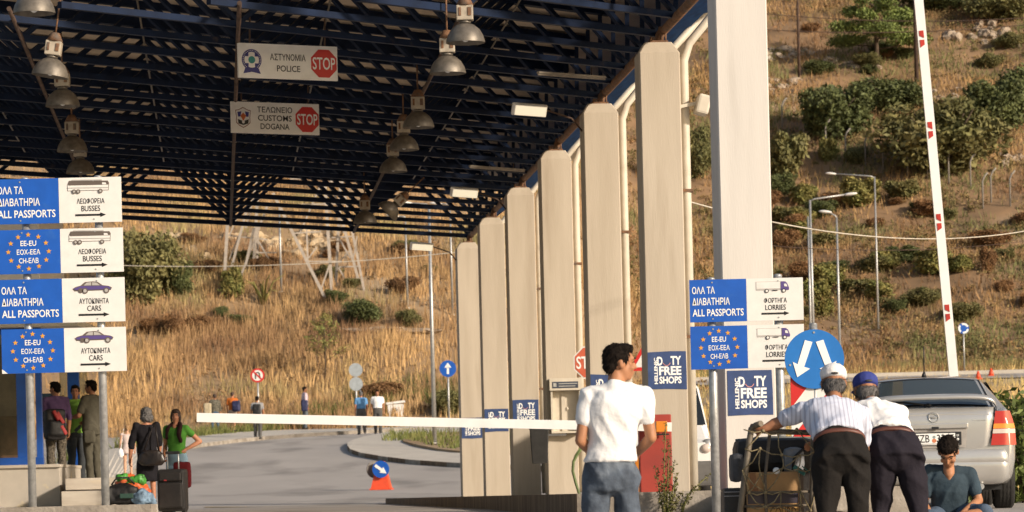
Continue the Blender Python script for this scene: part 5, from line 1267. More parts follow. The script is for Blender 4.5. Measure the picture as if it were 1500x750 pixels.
# ------------------------------------------------------------------ luggage cart
YG = 25.0; s = FPX / YG
p0 = at(1088, 750, YG); gzc = float(zg(2, YG)); base = Vector((at(1140, 700, YG).x, YG, gzc))
M_rail = mat('cart_rail', (.19, .16, .12), .6, .3, vs=14, col2=(.11, .085, .06)); M_rope = mat('rope_olive', (.28, .22, .12), .9, var=.3, vs=30)
cart = thing('luggage_cart', 'rusty grey luggage cart pushed by two men, rope net over its load', 'cart', base)
G = lambda px, py, Y=YG: at(px, py, Y) - base
xl, xr_ = G(1083, 750).x, G(1196, 740).x; zh = G(1110, 628).z
def rail(pts, r=.019, nm='frame_rail'):
    m = MB(); m.path(pts, r, 10); return m.build(nm, M_rail, cart)
rail([(xl - .03, 0, .12), (G(1085, 745).x, 0, G(1085, 745).z), (G(1098, 645).x, 0, G(1098, 645).z), (G(1101, 632).x, .02, G(1101, 628).z), (G(1107, 623).x, -.01, G(1107, 623).z), (G(1114, 621).x, -.06, G(1114, 620.5).z)], .023)
rail([(xr_ + .05, 0, .12), (G(1190, 735).x, 0, G(1190, 735).z), (G(1192, 650).x, .01, G(1192, 650).z), (G(1192, 640).x, .0, G(1192, 632).z)], .023)
rail([(G(1103, 630).x, .02, G(1103, 630).z), (G(1135, 632).x, .03, G(1135, 632).z), (G(1193, 634).x, .02, G(1193, 634).z)], .021, 'handle_bar')
for py in (722, 742): rail([(G(1086, py).x, .01, G(1086, py).z), (G(1192, py - 2).x, .01, G(1192, py - 2).z)], .010)
rail([(G(1128, 634).x, .03, G(1128, 634).z), (G(1121, 700).x, .02, G(1121, 700).z), (G(1124, 760).x, .02, .2)], .012)
m = MB(); m.bbox(((xl + xr_) / 2, .65, .16), (xr_ - xl + .1, 1.3, .05), .01); m.build('deck', M_rail, cart)
for sx in (xl, xr_):
    for y in (.1, 1.15):
        m = MB(); m.lathe([(.05, -.02), (.075, -.015), (.075, .015), (.05, .02)], 18, (sx, y, .075), Matrix.Rotation(R(90), 3, 'Y')); m.build('wheel', M_tyre, cart)
# rope net: slack strands knotted together
rr = random.Random(4); nm = MB(); K_ = {}
pts = {(i, j): (1092 + 25 * i + rr.uniform(-6, 6), 634 + 28 * j + rr.uniform(-6, 6)) for i in range(5) for j in range(5)}
def P3(q): v = G(q[0], q[1], YG); return Vector((v.x, -.022 + rr.uniform(-.006, .004), v.z))
pos = {k: P3(v) for k, v in pts.items()}
for (i, j), a in pos.items():
    for di, dj in ((1, 0), (0, 1), (1, 1), (-1, 1)):
        if (i + di, j + dj) in pos and rr.random() < (.8 if di == 0 or dj == 0 else .38):
            b = pos[(i + di, j + dj)]; nm.path([a, a.lerp(b, .5) + Vector((rr.uniform(-.012, .012), 0, -.018)), b], .0048, 5)
    if rr.random() < .35: nm.ell(a, .013, None, 8, 6)
nm.build('rope_net', M_rope, cart)
def item(nm_, label, cat, px0, py0, px1, py1, Y, dep, m_, bev=.03):
    """a box-like load: its front face spans the two photo pixels at depth Y"""
    a, b = at(px0, py0, Y), at(px1, py1, Y); c = Vector(((a.x + b.x) / 2, Y + dep / 2, min(a.z, b.z)))
    t = thing(nm_, label, cat, c); w, h = abs(b.x - a.x), abs(a.z - b.z)
    m = MB(); m.bbox((0, 0, h / 2), (w, dep, h), bev); m.build('body', m_, t); return t, w, h, dep
M_card = mat('cardboard', (.50, .30, .135), .85, vs=3, col2=(.40, .23, .10), bump=.1)
t, w, h, d = item('cardboard_box', 'brown cardboard box with a dark taped band on the luggage cart', 'box', 1094, 692, 1172, 722, YG + .06, .45, M_card, .01)
m = MB(); m.plate([(-w / 2 + .02, h * .02), (-w * .28, h * .02), (-w * .34, h * .98), (-w / 2 + .02, h * .98)], -d / 2 - .003, -d / 2 - .0005); m.build('dark_flap', mat('card_dark', (.34, .17, .08), .9), t)  # darker brown piece at the left of the box front
t, w, h, d = item('cardboard_box', 'lower cardboard box printed with dark capital letters, at the bottom of the cart', 'box', 1094, 722.5, 1172, 790, YG + .06, .45, M_card, .01)
m = MB(); m.rect(-w / 2 + .006, h - 16 / s, w / 2 - .006, h - .5 / s, -d / 2 - .003, -d / 2 - .0005); m.build('dark_band', mat('tape_dark', (.085, .06, .062), .5, vs=5, col2=(.03, .028, .05)), t)
m = MB(); m.rect(-w * .12, h - 68 / s, w / 2 - .008, h - 17.5 / s, -d / 2 - .003, -d / 2 - .0005); lb_ = m.build('label', mat('label_tan', (.66, .38, .12), .7), t)
m = MB(); m.text('COURD', w * .19, h - 30 / s, w * .5, 17 / s, -d / 2 - .006, .0); m.build('lettering', mat('print_brown', (.10, .05, .03), .8), lb_)
t, w, h, d = item('holdall', 'black soft holdall on top of the luggage cart load', 'bag', 1078, 643, 1194, 690, YG + .25, .5, M_blk, .07)
m = MB(); m.path([(-w * .48, -.02, h * .97), (0, -.08, h * 1.03), (w * .48, -.02, h * .98)], .012, 6); m.build('zip_edge', mat('zip_grey', (.10, .11, .11), .6), t)
t, w, h, d = item('side_bag', 'dark grey bag with rounded corners hanging at the left of the cart', 'bag', 1071, 664, 1091, 706, YG + .10, .35, mat('bag_charcoal', (.05, .052, .06), .7, var=.2, vs=20), .045)
t, w, h, d = item('suitcase', 'low black suitcase with two pale piping lines at the cart left side', 'suitcase', 1060, 715, 1096, 775, YG + .12, .4, M_case, .03)
for k in (6, 12): m = MB(); m.bbox((0, -d / 2 - .002, h - k / s), (w * .98, .008, .006), .002); m.build('piping', mat('piping_grey', (.32, .32, .33), .5), t)
t, w, h, d = item('duffel_bag', 'black duffel bag filling the right side of the cart beside the boxes', 'bag', 1160, 662, 1204, 790, YG + .30, .45, M_blk, .08)
t, w, h, d = item('sports_bag', 'light grey bag with a dark strap wedged under the holdall', 'bag', 1147, 655, 1180, 692, YG + .18, .3, mat('bag_grey', (.24, .25, .27), .7, var=.15, vs=12, bump=.2), .06)
m = MB(); m.path([(w * .4, -d / 2 - .012, h * .9), (.0, -d / 2 - .016, h * .6), (-w * .1, -d / 2 - .014, h * .05)], .012, 6); m.build('strap', M_blk, t)
m = MB(); p = at(1137, 690, YG + .02); m.lathe([(.006, 0), (.022, .004), (.026, .012), (.02, .02), (.007, .02)], 18, (0, 0, 0), Matrix.Rotation(R(80), 3, 'X')); tag(m.build('tape_roll', M_lett, None, p), 'small white round tag on the edge of the cardboard box', 'tag')
m = MB(); p = at(1171, 689, YG + .03); q = Matrix.Rotation(R(35), 3, 'Y'); m.bbox((0, 0, 0), (.10, .02, .035), .008, q); m.bar((.02, -.01, .03), (.09, -.01, -.03), .008); tag(m.build('strap_hook', mat('hook_teal', (.03, .16, .13), .5), None, p), 'teal plastic strap hook beside the grey bag on the cart', 'hook')
# ------------------------------------------------------------------ people
SKIN = {'tan': (.40, .185, .095), 'fair': (.56, .31, .195), 'brown': (.33, .15, .08), 'ruddy': (.45, .20, .115)}
def cloth(name, col, rough=.85, **k): return mat(name, col, rough, var=k.pop('var', .10), vs=k.pop('vs', 9), bump=k.pop('bump', .25), bs=k.pop('bs', 35), spec=.15, **k)
BASE = dict(pel=(0, 0, .95), wai=(0, 0, 1.09), che=(0, .01, 1.30), nek=(0, -.01, 1.49), hed=(0, .015, 1.625),
            sl=(-.185, -.005, 1.425), sr=(.185, -.005, 1.425), el=(-.235, -.03, 1.14), er=(.235, -.03, 1.14), wl=(-.245, .04, .90), wr=(.245, .04, .90),
            hl=(-.09, 0, .92), hr=(.09, 0, .92), kl=(-.10, .02, .50), kr=(.10, .02, .50), al=(-.105, -.02, .085), ar=(.105, -.02, .085))
def person(label, loc, yaw=0., H=1.75, pose=None, skin='tan', top=None, sleeve=.55, bottom=None, shorts=False, dress=None, shoes=None, hair=None, hairstyle='short',
           cap=None, hs=1.0, hyaw=0., hpitch=0., bulk=1., vox=.014, group=None, untuck=.10, female=False, seed=0, belt=None, folds=.010, neckv=False, beard=False, extra=None):
    k = H / 1.75; J = {n: Vector(v) * k for n, v in BASE.items()}
    if pose:
        for n, v in pose.items(): J[n] = Vector(v)
    t = thing('person', label, 'person', loc, yaw, group)
    M_s = mat('skin_' + skin, SKIN[skin], .55, var=.07, vs=14, spec=.35)
    rgt = (J['sr'] - J['sl']).normalized(); hrg = (J['hr'] - J['hl']).normalized()
    fr_ = lambda up, r: (up.cross(r)).normalized()
    b = bulk; shw = (J['sr'] - J['sl']).length / 2 / .185 / k
    def rings(ex, lo, hi, wf=1.0):
        """torso rings between heights lo..hi of the spine parameter"""
        S_ = [(-.10, J['pel'] - (J['wai'] - J['pel']) * .9, .168, .118), (0, J['pel'], .172, .122), (.25, J['wai'], .150 if not female else .128, .112), (.5, J['wai'].lerp(J['che'], .5), .158 if not female else .138, .115), (.7, J['che'], .178 if not female else .158, .125 if not female else .135), (.85, J['che'].lerp(J['nek'], .45), .185 * shw if not female else .165, .112), (.95, J['che'].lerp(J['nek'], .74), .150 * shw, .086), (1.0, J['nek'] - (J['nek'] - J['che']) * .03, .062, .06)]
        out = []
        m = MB()
        for i, (u, c, rx, ry) in enumerate(S_):
            if u < lo - .001 or u > hi + .001: continue
            nx = S_[min(i + 1, len(S_) - 1)][1]; pv = S_[max(i - 1, 0)][1]; up = (nx - pv).normalized(); w_ = min(1, max(0, u)); r = hrg.lerp(rgt, w_).normalized(); f = fr_(up, r)
            bb = b if u < .8 else 1 + (b - 1) * .4
            out.append(m.ring(c, r, f, 22, rx * k * bb + ex - (.022 * k if ex < 0 and u < .3 else 0), ry * k * bb + ex - (.022 * k if ex < 0 and u < .3 else 0), .88))
        return out
    # ---- body
    B = MB(); B.skin(rings(-.028, -.1, 1.0))
    up = (J['hed'] - J['nek']).normalized()
    Rh = Matrix.Rotation(hyaw, 3, 'Z') @ Matrix.Rotation(hpitch, 3, 'X')
    hk = k * hs * (1.0 if not female else .96); Hd = lambda x, y, z: J['hed'] + Rh @ (Vector((x, y, z)) * hk)
    B.cap(J['nek'] - up * .05, .056 * k, J['hed'] + Rh @ Vector((0, -.02, -.05)) * hk, .050 * k)
    B.ell(Hd(0, -.008, .028), Vector((.073, .092, .086)) * hk, Rh); B.ell(Hd(0, .022, -.040), Vector((.058, .066, .074)) * hk, Rh); B.ell(Hd(0, .052, -.088), Vector((.030, .030, .022)) * hk, Rh)
    B.cap(Hd(0, .086, .012), .009 * hk, Hd(0, .104, -.026), .0135 * hk, 8); B.ell(Hd(0, .084, -.058), Vector((.024, .012, .008)) * hk, Rh); B.ell(Hd(0, .080, -.068), Vector((.021, .013, .008)) * hk, Rh)
    B.ell(Hd(0, .076, .030), Vector((.056, .018, .012)) * hk, Rh)
    for sx in (-1, 1): B.ell(Hd(sx * .074, -.008, -.008), Vector((.011, .022, .032)) * hk, Rh); B.ell(Hd(sx * .036, .066, -.028), Vector((.026, .022, .022)) * hk, Rh)
    if neckv:
        cv = J['nek'].lerp(J['che'], .30); fv = fr_((J['nek'] - J['che']).normalized(), rgt); uv = (J['nek'] - J['che']).normalized(); B.chain([J['nek'] + fv * .030 * k - uv * .02 * k, J['nek'] + fv * .070 * k - uv * .055 * k, cv + fv * .100 * k - uv * .045 * k], [.060 * k, .050 * k, .020 * k])
    for q in 'lr':
        s_, e, w_ = J['s' + q], J['e' + q], J['w' + q]
        B.chain([s_, s_.lerp(e, .35), e, e.lerp(w_, .35), w_], [.052 * k * b, .048 * k * b, .040 * k * b, .041 * k * b, .028 * k])
        d = (w_ - e).normalized(); sd = -1 if q == 'l' else 1
        if pose and 'hd' + q in pose: d = Vector(pose['hd' + q]).normalized()
        side = d.cross(Vector((sd, .2, .1))).normalized(); palm = side.cross(d).normalized()          # side: across the knuckles
        if palm.x * sd > 0: palm = -palm
        fs = max(.0088 * k, vox * .62)
        pc = w_ + d * .05 * k; B.chain([w_, pc], [.027 * k, .030 * k]); B.ell(w_ + d * .06 * k, Vector((.040, .022, .050)) * k, Matrix((side, palm, d)).transposed())
        for i, (o, L) in enumerate(((-.031, .066), (-.011, .076), (.010, .072), (.030, .056))):
            r0 = w_ + d * .088 * k + side * o * k; c1 = r0 + (d * .85 + palm * .5).normalized() * L * .48 * k; c2 = c1 + (d * .35 + palm * .95).normalized() * L * .34 * k; c3 = c2 + (palm * .9 - d * .25).normalized() * L * .26 * k
            B.chain([r0, c1, c2, c3], [fs, fs * .95, fs * .88, fs * .78], 8)
        th = w_ + d * .035 * k - side * .030 * k; t1 = th + (d * .6 - side * .75 + palm * .35).normalized() * .042 * k; t2 = t1 + (d * .8 + palm * .55).normalized() * .034 * k
        B.chain([th, t1, t2], [fs * 1.35, fs * 1.15, fs * .9], 8)
        h_, kn, an = J['h' + q], J['k' + q], J['a' + q]
        B.chain([h_, h_.lerp(kn, .4), kn, kn.lerp(an, .33), an], [.070 * k * b, .068 * k * b, .052 * k, .054 * k, .036 * k])
        tn = pose.get('t' + q) if pose else None
        ft = Vector(tn) if tn else an + Vector((sd * .03, .155, -.045)) * k
        B.chain([an + Vector((0, -.03, -.035)) * k, ft], [.036 * k, .026 * k])
    body = bpy.data.objects.new('body', fuse(B, vox, 3)); COL.objects.link(body); body.parent = t; body.data.materials.append(M_s)
    def garment(mb, name, m_, sm=4, amp=folds, sc=7., parent=None, v=None):
        me = fuse(mb, v or vox, sm, amp, sc / k, seed, name in ('shirt', 'trousers', 'dress')); o = bpy.data.objects.new(name, me); COL.objects.link(o); o.parent = parent or t; me.materials.append(m_); return o
    # ---- trousers / skirt
    if bottom:
        m = MB(); m.skin(rings(.004, -.1, .25)); m.ell(J['pel'] + Vector((0, -.012, -.03)) * k, Vector((.178 * b, .132 * b, .135)) * k)
        for q in 'lr':
            h_, kn, an = J['h' + q], J['k' + q], J['a' + q]
            if shorts: m.chain([h_, h_.lerp(kn, .5), kn.lerp(h_, .05)], [.098 * k * b, .094 * k * b, .086 * k])
            else: m.chain([h_, h_.lerp(kn, .45), kn, kn.lerp(an, .4), an + (kn - an).normalized() * .0], [.100 * k * b, .090 * k * b, .073 * k, .069 * k, .064 * k])
        garment(m, 'shorts' if shorts else 'trousers', bottom, 9)
    if dress:
        m = MB(); R0 = rings(.010, .25, .95); a = J['wai']; zb = dress[1] * k; rr_ = [m.ring(Vector((a.x, a.y, zb)), hrg, fr_(Vector((0, 0, 1)), hrg), 22, dress[2] * k, dress[2] * .8 * k), m.ring(Vector((a.x, a.y, (zb + a.z) / 2)), hrg, fr_(Vector((0, 0, 1)), hrg), 22, (dress[2] + .14) / 2 * k * 1.12, (dress[2] + .12) / 2 * k)]
        m.skin(rr_ + R0)
        for q in 'lr':
            s_, e, w_ = J['s' + q], J['e' + q], J['w' + q]; L = sleeve
            pts = [s_, s_.lerp(e, min(L, .99))] if L <= 1 else [s_, e, e.lerp(w_, L - 1)]
            if L > .02: m.chain(pts, [.056 * k * b] + [.050 * k * b] * (len(pts) - 1))
        garment(m, 'dress', dress[0], sc=6)
    # ---- shirt
    if top:
        m = MB(); Rt = rings(.012, .25, .95); wv = J['pel'].lerp(J['wai'], 1 - untuck / .14 * 1.0 if untuck else 1.0)
        upv = (J['wai'] - J['pel']).normalized()
        if untuck:
            c = J['wai'] - upv * untuck * k; r = hrg; f = fr_(upv, r); Rt = [m.ring(c, r, f, 22, (.170 if not female else .150) * k * b + .014, .122 * k * b + .014, .88)] + Rt
        m.skin(Rt)
        m.cap(J['nek'] - up * .06 * k, .074 * k, J['nek'] - up * .034 * k, .066 * k)
        for q in 'lr':
            s_, e, w_ = J['s' + q], J['e' + q], J['w' + q]; L = sleeve
            m.cap(J['nek'].lerp(J['che'], .2), .060 * k, s_, .060 * k * (b ** .5))
            pts = [s_, s_.lerp(e, L)] if L <= 1 else [s_, e, e.lerp(w_, L - 1)]
            m.chain(pts, [.064 * k * (b ** .5)] + [.061 * k * b * (.95 if L <= 1 else .78)] * (len(pts) - 1))
        sh_ = garment(m, 'shirt', top, 4, folds * .75, 9.)
    if belt:
        m = MB(); upv = (J['wai'] - J['pel']).normalized(); c = J['pel'].lerp(J['wai'], .80); f = fr_(upv, hrg)
        g = lambda o, e: m.ring(c + upv * o, hrg, f, 28, (.153 * k * b + e), .114 * k * b + e, .88)
        m.skin([g(-.016, .010), g(-.014, .018), g(.014, .018), g(.016, .010)]); m.build('belt', belt, t)
    # ---- shoes
    for q in 'lr':
        an = J['a' + q]; sd = -1 if q == 'l' else 1; tn = pose.get('t' + q) if pose else None
        ft = Vector(tn) if tn else an + Vector((sd * .03, .155, -.045)) * k
        m = MB(); m.chain([an + Vector((0, -.035, -.038)) * k, an.lerp(ft, .5) + Vector((0, 0, -.012)) * k, ft], [.043 * k, .040 * k, .034 * k]); garment(m, 'shoe', shoes or M_dark, 2, 0, v=min(vox, .014))
    # ---- hair
    if hair:
        m = MB()
        if hairstyle == 'short':
            m.ell(Hd(0, -.022, .038), Vector((.082, .094, .088)) * hk, Rh); m.ell(Hd(0, .030, .088), Vector((.066, .058, .036)) * hk, Rh); m.ell(Hd(0, -.062, -.015), Vector((.066, .048, .058)) * hk, Rh)
            for sx in (-1, 1): m.ell(Hd(sx * .066, .012, .028), Vector((.016, .03, .036)) * hk, Rh)
            amp = .007
        elif hairstyle == 'fringe':
            m.ell(Hd(0, -.020, .040), Vector((.083, .096, .090)) * hk, Rh); m.ell(Hd(0, .050, .080), Vector((.064, .045, .038)) * hk, Rh); m.ell(Hd(0, -.062, -.012), Vector((.068, .050, .062)) * hk, Rh); amp = .013
        elif hairstyle == 'bob':
            m.ell(Hd(0, -.018, .036), Vector((.104, .116, .104)) * hk, Rh); m.ell(Hd(0, -.05, -.065), Vector((.122, .095, .095)) * hk, Rh); amp = .022
            for sx in (-1, 1): m.ell(Hd(sx * .078, .0, -.045), Vector((.03, .055, .08)) * hk, Rh)
        elif hairstyle == 'tied':
            m.ell(Hd(0, -.020, .040), Vector((.088, .100, .094)) * hk, Rh); m.ell(Hd(0, .036, .086), Vector((.070, .062, .038)) * hk, Rh); [m.ell(Hd(sx * .074, .0, -.03), Vector((.02, .045, .07)) * hk, Rh) for sx in (-1, 1)]; m.ell(Hd(0, -.09, -.03), Vector((.04, .05, .05)) * hk, Rh); amp = .006
        else:                                           # fringe of hair below a cap
            m.ell(Hd(0, -.046, -.030), Vector((.076, .060, .062)) * hk, Rh); amp = .006
            for sx in (-1, 1): m.ell(Hd(sx * .066, -.0, -.006), Vector((.016, .032, .034)) * hk, Rh)
        ho = garment(m, 'hair', hair, 1, amp, 48., v=min(vox, .010) if vox < .02 else vox)
        if vox < .016:                                  # loose locks break the outline
            me = ho.data; rl = random.Random(seed + 50); dn = Rh @ Vector((0, -.35, -1)); n0 = len(me.vertices); pick = [rl.randrange(n0) for _ in range(900)]
            vs_, fs_ = [], []
            for q in pick:
                v = me.vertices[q]; nr = v.normal.copy(); c = v.co.copy(); tg_ = (dn - nr * dn.dot(nr)); tg_ = tg_.normalized() if tg_.length > .05 else Vector((rl.uniform(-1, 1), rl.uniform(-1, 1), 0)).normalized()
                sd_ = nr.cross(tg_); jt = (tg_ + sd_ * rl.uniform(-.6, .6) + nr * rl.uniform(.12, .5)).normalized(); L_ = rl.uniform(.018, .036) * hk; w_ = .0035
                o_ = len(vs_); vs_ += [c - sd_ * w_ - nr * .002, c + sd_ * w_ - nr * .002, c + jt * L_]; fs_.append((o_, o_ + 1, o_ + 2))
            lk = fastmesh('loose_locks', np.array([tuple(v) for v in vs_]), np.array(fs_), hair, 3); lk.parent = ho; lk['kind'] = 'stuff'
    if cap:
        m = MB(); m.ell(Hd(0, -.010, .060), Vector((.088, .104, .066)) * hk, Rh); m.ell(Hd(0, -.012, .036), Vector((.087, .103, .028)) * hk, Rh); c = garment(m, 'cap', cap, 2, .002, v=.009)
        m = MB(); m.ell(Hd(0, .118, .030), Vector((.070, .065, .008)) * hk, Rh); m.build('peak', cap, c)
        m = MB(); m.ell(Hd(0, -.1125, .034), Vector((.026, .005, .0075)) * hk, Rh); m.build('strap_gap', M_dark, c)
    # ---- eyes and brows
    if vox < .02:
        m = MB()
        for sx in (-1, 1): m.ell(Hd(sx * .031, .083, .006), Vector((.010, .005, .0045)) * hk, Rh, 10, 7)
        e_ = m.build('eyes', mat('eye', (.045, .03, .022), .2, var=.05), t)
        m = MB()
        for sx in (-1, 1): m.ell(Hd(sx * .031, .089, .031), Vector((.022, .008, .005)) * hk, Rh, 10, 7)
        m.build('eyebrows', mat('brow', (.02, .014, .01), .8), t)
    return t, J, Hd, Rh
H_blk = mat('hair_black', (.013, .009, .007), .85, var=.3, vs=40, bump=.3, bs=90, stretch=(1, 1, .3), spec=.12); H_brn = mat('hair_brown', (.05, .024, .014), .5, var=.3, vs=40, bump=.4, bs=90); H_gry = mat('hair_grey', (.12, .112, .108), .6, var=.2, vs=45, bump=.5, bs=80); H_bld = mat('hair_light', (.30, .17, .07), .6, var=.2)
C_wht = cloth('cotton_white', (.80, .79, .79), var=.02); C_navy = cloth('trousers_navy', (.020, .017, .024)); C_blkt = cloth('trousers_black', (.016, .014, .013)); C_blt = mat('belt_brown', (.13, .045, .03), .5)
def denim():
    return mat('denim_grey', (.10, .128, .172), .9, vs=8, col2=(.035, .045, .064), bump=.5, bs=22, dirt=((.25, .285, .33), 4.5, .55, .72, .6))
# --- the boy
p = Vector((.625, 21.0, float(zg(.6, 21))))
t, J, Hd, Rh = person('boy in a white T-shirt and grey jeans seen from behind, head turned right', p, R(2), 1.72,
    dict(che=(.02, .0, 1.27), nek=(.035, -.005, 1.465), hed=(.058, .01, 1.588), sl=(-.140, -.0, 1.385), sr=(.200, 0, 1.385), el=(-.198, -.035, 1.115), er=(.238, -.03, 1.125), wl=(-.10, .20, 1.03), wr=(.17, .21, 1.04),
         pel=(-.02, 0, .93), wai=(-.005, 0, 1.07), hl=(-.10, 0, .90), hr=(.075, 0, .90), kl=(-.125, .02, .49), kr=(.10, .02, .49), al=(-.13, -.02, .085), ar=(.12, -.02, .085)),
    'tan', C_wht, .54, denim(), hair=H_blk, hairstyle='short', hyaw=R(-78), hpitch=R(-2), vox=.009, untuck=.09, seed=1, shoes=M_white, folds=.014, bulk=.90)
pk = MB()
for sx in (-1, 1):
    for q in ((-.055, .05), ): pk.plate([(-.02 + sx * .085 - .06, .90), (-.02 + sx * .085 + .06, .90), (-.02 + sx * .085 + .055, .80), (-.02 + sx * .085, .775), (-.02 + sx * .085 - .055, .80)], -.155, -.14)
# --- old man in the striped shirt
def stripes():
    m = mat('striped_cotton', (.60, .63, .74), .85, var=.02, vs=9, bump=.45, bs=11)
    nt = m.node_tree; N, L = nt.nodes, nt.links; b = N['Principled BSDF']; tc = N.new('ShaderNodeTexCoord'); sp = N.new('ShaderNodeSeparateXYZ'); L.new(tc.outputs['Object'], sp.inputs[0])
    mu = N.new('ShaderNodeMath'); mu.operation = 'MULTIPLY'; mu.inputs[1].default_value = 2 * math.pi / .030; L.new(sp.outputs[0], mu.inputs[0])
    sn = N.new('ShaderNodeMath'); sn.operation = 'SINE'; L.new(mu.outputs[0], sn.inputs[0])
    cr = N.new('ShaderNodeValToRGB'); cr.color_ramp.elements[0].position = .62; cr.color_ramp.elements[1].position = .85; cr.color_ramp.elements[0].color = (.60, .63, .75, 1); cr.color_ramp.elements[1].color = (.42, .43, .53, 1)
    mr = N.new('ShaderNodeMapRange'); mr.inputs[1].default_value = -1; L.new(sn.outputs[0], mr.inputs[0]); L.new(mr.outputs[0], cr.inputs[0]); L.new(cr.outputs[0], b.inputs['Base Color']); return m
YM = 25.0 - .42; zg1 = float(zg(2.4, YM)); s = FPX / YM
p = Vector((at(1232, 670, YM).x, YM, zg1)); Q = lambda px, py, dy: at(px, py, YM + dy) - p
hl_, hn, sl_, sr_ = Q(1221, 561, .50), Q(1221, 587, .37), Q(1176, 602, .33), Q(1262, 607, .33)
person('older man in a white cap and striped blue shirt pushing the luggage cart', p, 0, 1.72,
    dict(pel=(0, 0, .90), wai=(-.005, .07, 1.00), che=tuple(Q(1220, 615, .26)), nek=tuple(hn), hed=tuple(hl_), sl=tuple(sl_), sr=tuple(sr_),
         el=tuple(Q(1143, 618, .44)), wl=tuple(Q(1119, 628, .42)), hdl=(-.75, .35, .05), er=tuple(Q(1265, 660, .50)), wr=tuple(Q(1205, 655, .62)),
         hl=(-.10, .0, .86), hr=(.10, .0, .86), kl=(-.112, -.02, .45), kr=(.112, .02, .46), al=(-.115, -.20, .085), ar=(.12, -.05, .085)),
    'brown', stripes(), .70, C_blkt, hair=H_gry, hairstyle='cap', cap=cloth('cap_white', (.78, .75, .74), var=.03), hpitch=R(-14), hs=1.17, vox=.010, untuck=0, belt=C_blt, bulk=1.14, seed=3, folds=.014)
YM = 25.6 - .42; s = FPX / YM; p = Vector((at(1312, 670, YM).x, YM, float(zg(2.9, YM)))); Q = lambda px, py, dy: at(px, py, YM + dy) - p
person('older man in a blue cap and plain white shirt leaning on the cart', p, 0, 1.70,
    dict(pel=(0, 0, .88), wai=(-.03, .08, .985), che=tuple(Q(1289, 620, .28)), nek=tuple(Q(1277, 590, .40)), hed=tuple(Q(1268, 572, .52)), sl=tuple(Q(1243, 604, .36)), sr=tuple(Q(1318, 606, .36)),
         el=tuple(Q(1240, 640, .62)), wl=tuple(Q(1200, 648, .70)), er=tuple(Q(1308, 650, .66)), wr=tuple(Q(1262, 640, .92)),
         hl=(-.10, 0, .84), hr=(.10, 0, .84), kl=(-.115, .05, .44), kr=(.15, -.06, .45), al=(-.13, -.10, .085), ar=(.21, -.28, .085)),
    'brown', C_wht, .75, C_navy, hair=H_gry, hairstyle='cap', cap=cloth('cap_blue', (.045, .06, .24)), hpitch=R(-16), hyaw=R(8), hs=1.15, vox=.010, untuck=0, belt=C_blt, bulk=1.16, seed=5, folds=.014)
# --- crouching young man
YM = 31.0; s = FPX / YM; p = Vector((at(1393, 760, YM).x, YM, float(zg(4, YM)))); Q = lambda px, py, dy: at(px, py, YM + dy) - p
C_slate = cloth('tshirt_slate', (.040, .062, .082)); C_short = cloth('shorts_blue', (.08, .11, .16))
fl = lambda v: tuple((-v[0], -v[1], v[2]))     # facing the camera: yaw 180
def Fq(px, py, dy): v = Q(px, py, dy); return (-v.x, -v.y, v.z)
person('young man with dark hair in a slate T-shirt sitting on the ground, head bowed', p, math.pi, 1.74,
    dict(pel=(0, -.10, .12), wai=Fq(1391, 745, .08), che=Fq(1390, 715, .02), nek=Fq(1389, 684, -.02), hed=Fq(1389, 662, -.13), sl=Fq(1420, 694, -.01), sr=Fq(1362, 690, .0),
         el=Fq(1434, 733, -.06), wl=Fq(1410, 752, -.28), hdl=(.3, .6, -.5), er=Fq(1353, 738, -.02), wr=Fq(1366, 764, -.25), hdr=(-.3, .6, -.5),
         hl=(-.10, -.06, .12), hr=(.10, -.06, .12), kl=Fq(1443, 752, -.36), kr=Fq(1345, 768, -.36), al=(.12, .42, .08), ar=(-.10, .50, .08), tl=(.26, .50, .05), tr=(-.26, .52, .05)),
    'tan', C_slate, .66, C_short, shorts=True, hair=H_blk, hairstyle='fringe', hpitch=R(-44), hyaw=R(-14), hs=1.15, neckv=True, vox=.010, untuck=.1, seed=7, folds=.010)
# --- women at the left
YW = 54.0; p = at(261, 749, YW); p.z = float(zg(p.x, YW)); C_green = cloth('top_green', (.075, .235, .035)); C_jean = cloth('jeans_pale', (.20, .30, .38))
tw, J, Hd, Rh = person('woman in a green top and pale jeans with a hand on her hip', p, math.pi - R(12), 1.66,
    dict(sl=(-.155, 0, 1.345), sr=(.155, 0, 1.345), el=(-.36, -.09, 1.135), wl=(-.17, .03, 1.02), hdl=(.5, .4, -.5), er=(.20, -.04, 1.08), wr=(.17, .12, .92)),
    'ruddy', C_green, .42, C_jean, hair=H_brn, hairstyle='tied', hyaw=R(10), neckv=True, vox=.013, female=True, untuck=.10, seed=9, folds=.006)
m = MB(); k = 1.66 / 1.75; m.chain([Vector((-.07, .02, 1.43)), Vector((-.10, .10, 1.38)), Vector((-.085, .14, 1.26)), Vector((-.11, .13, 1.14))], [.035, .04, .04, .03]); m.chain([Vector((.06, .0, 1.43)), Vector((.11, .09, 1.34)), Vector((.12, .10, 1.20))], [.035, .04, .035])
sc = fuse(m, .013, 3, .008, 14); o = bpy.data.objects.new('scarf', sc); COL.objects.link(o); o.parent = tw; sc.materials.append(cloth('scarf_dark', (.035, .016, .016)))
q = at(267, 690, YW - .25); t = thing('shoulder_bag', 'dark red cloth bag hanging at the hip of the woman in green', 'bag', q); m = MB(); m.bbox((0, 0, -.06), (.28, .12, .42), .05); blob(m, 'pouch', cloth('bag_maroon', (.17, .022, .028)), (0, 0, 0), parent=t, vox=.014, amp=.012)
YW = 53.0; p = at(217, 737, YW); p.z = EYE; C_bd = cloth('dress_black', (.013, .012, .015))
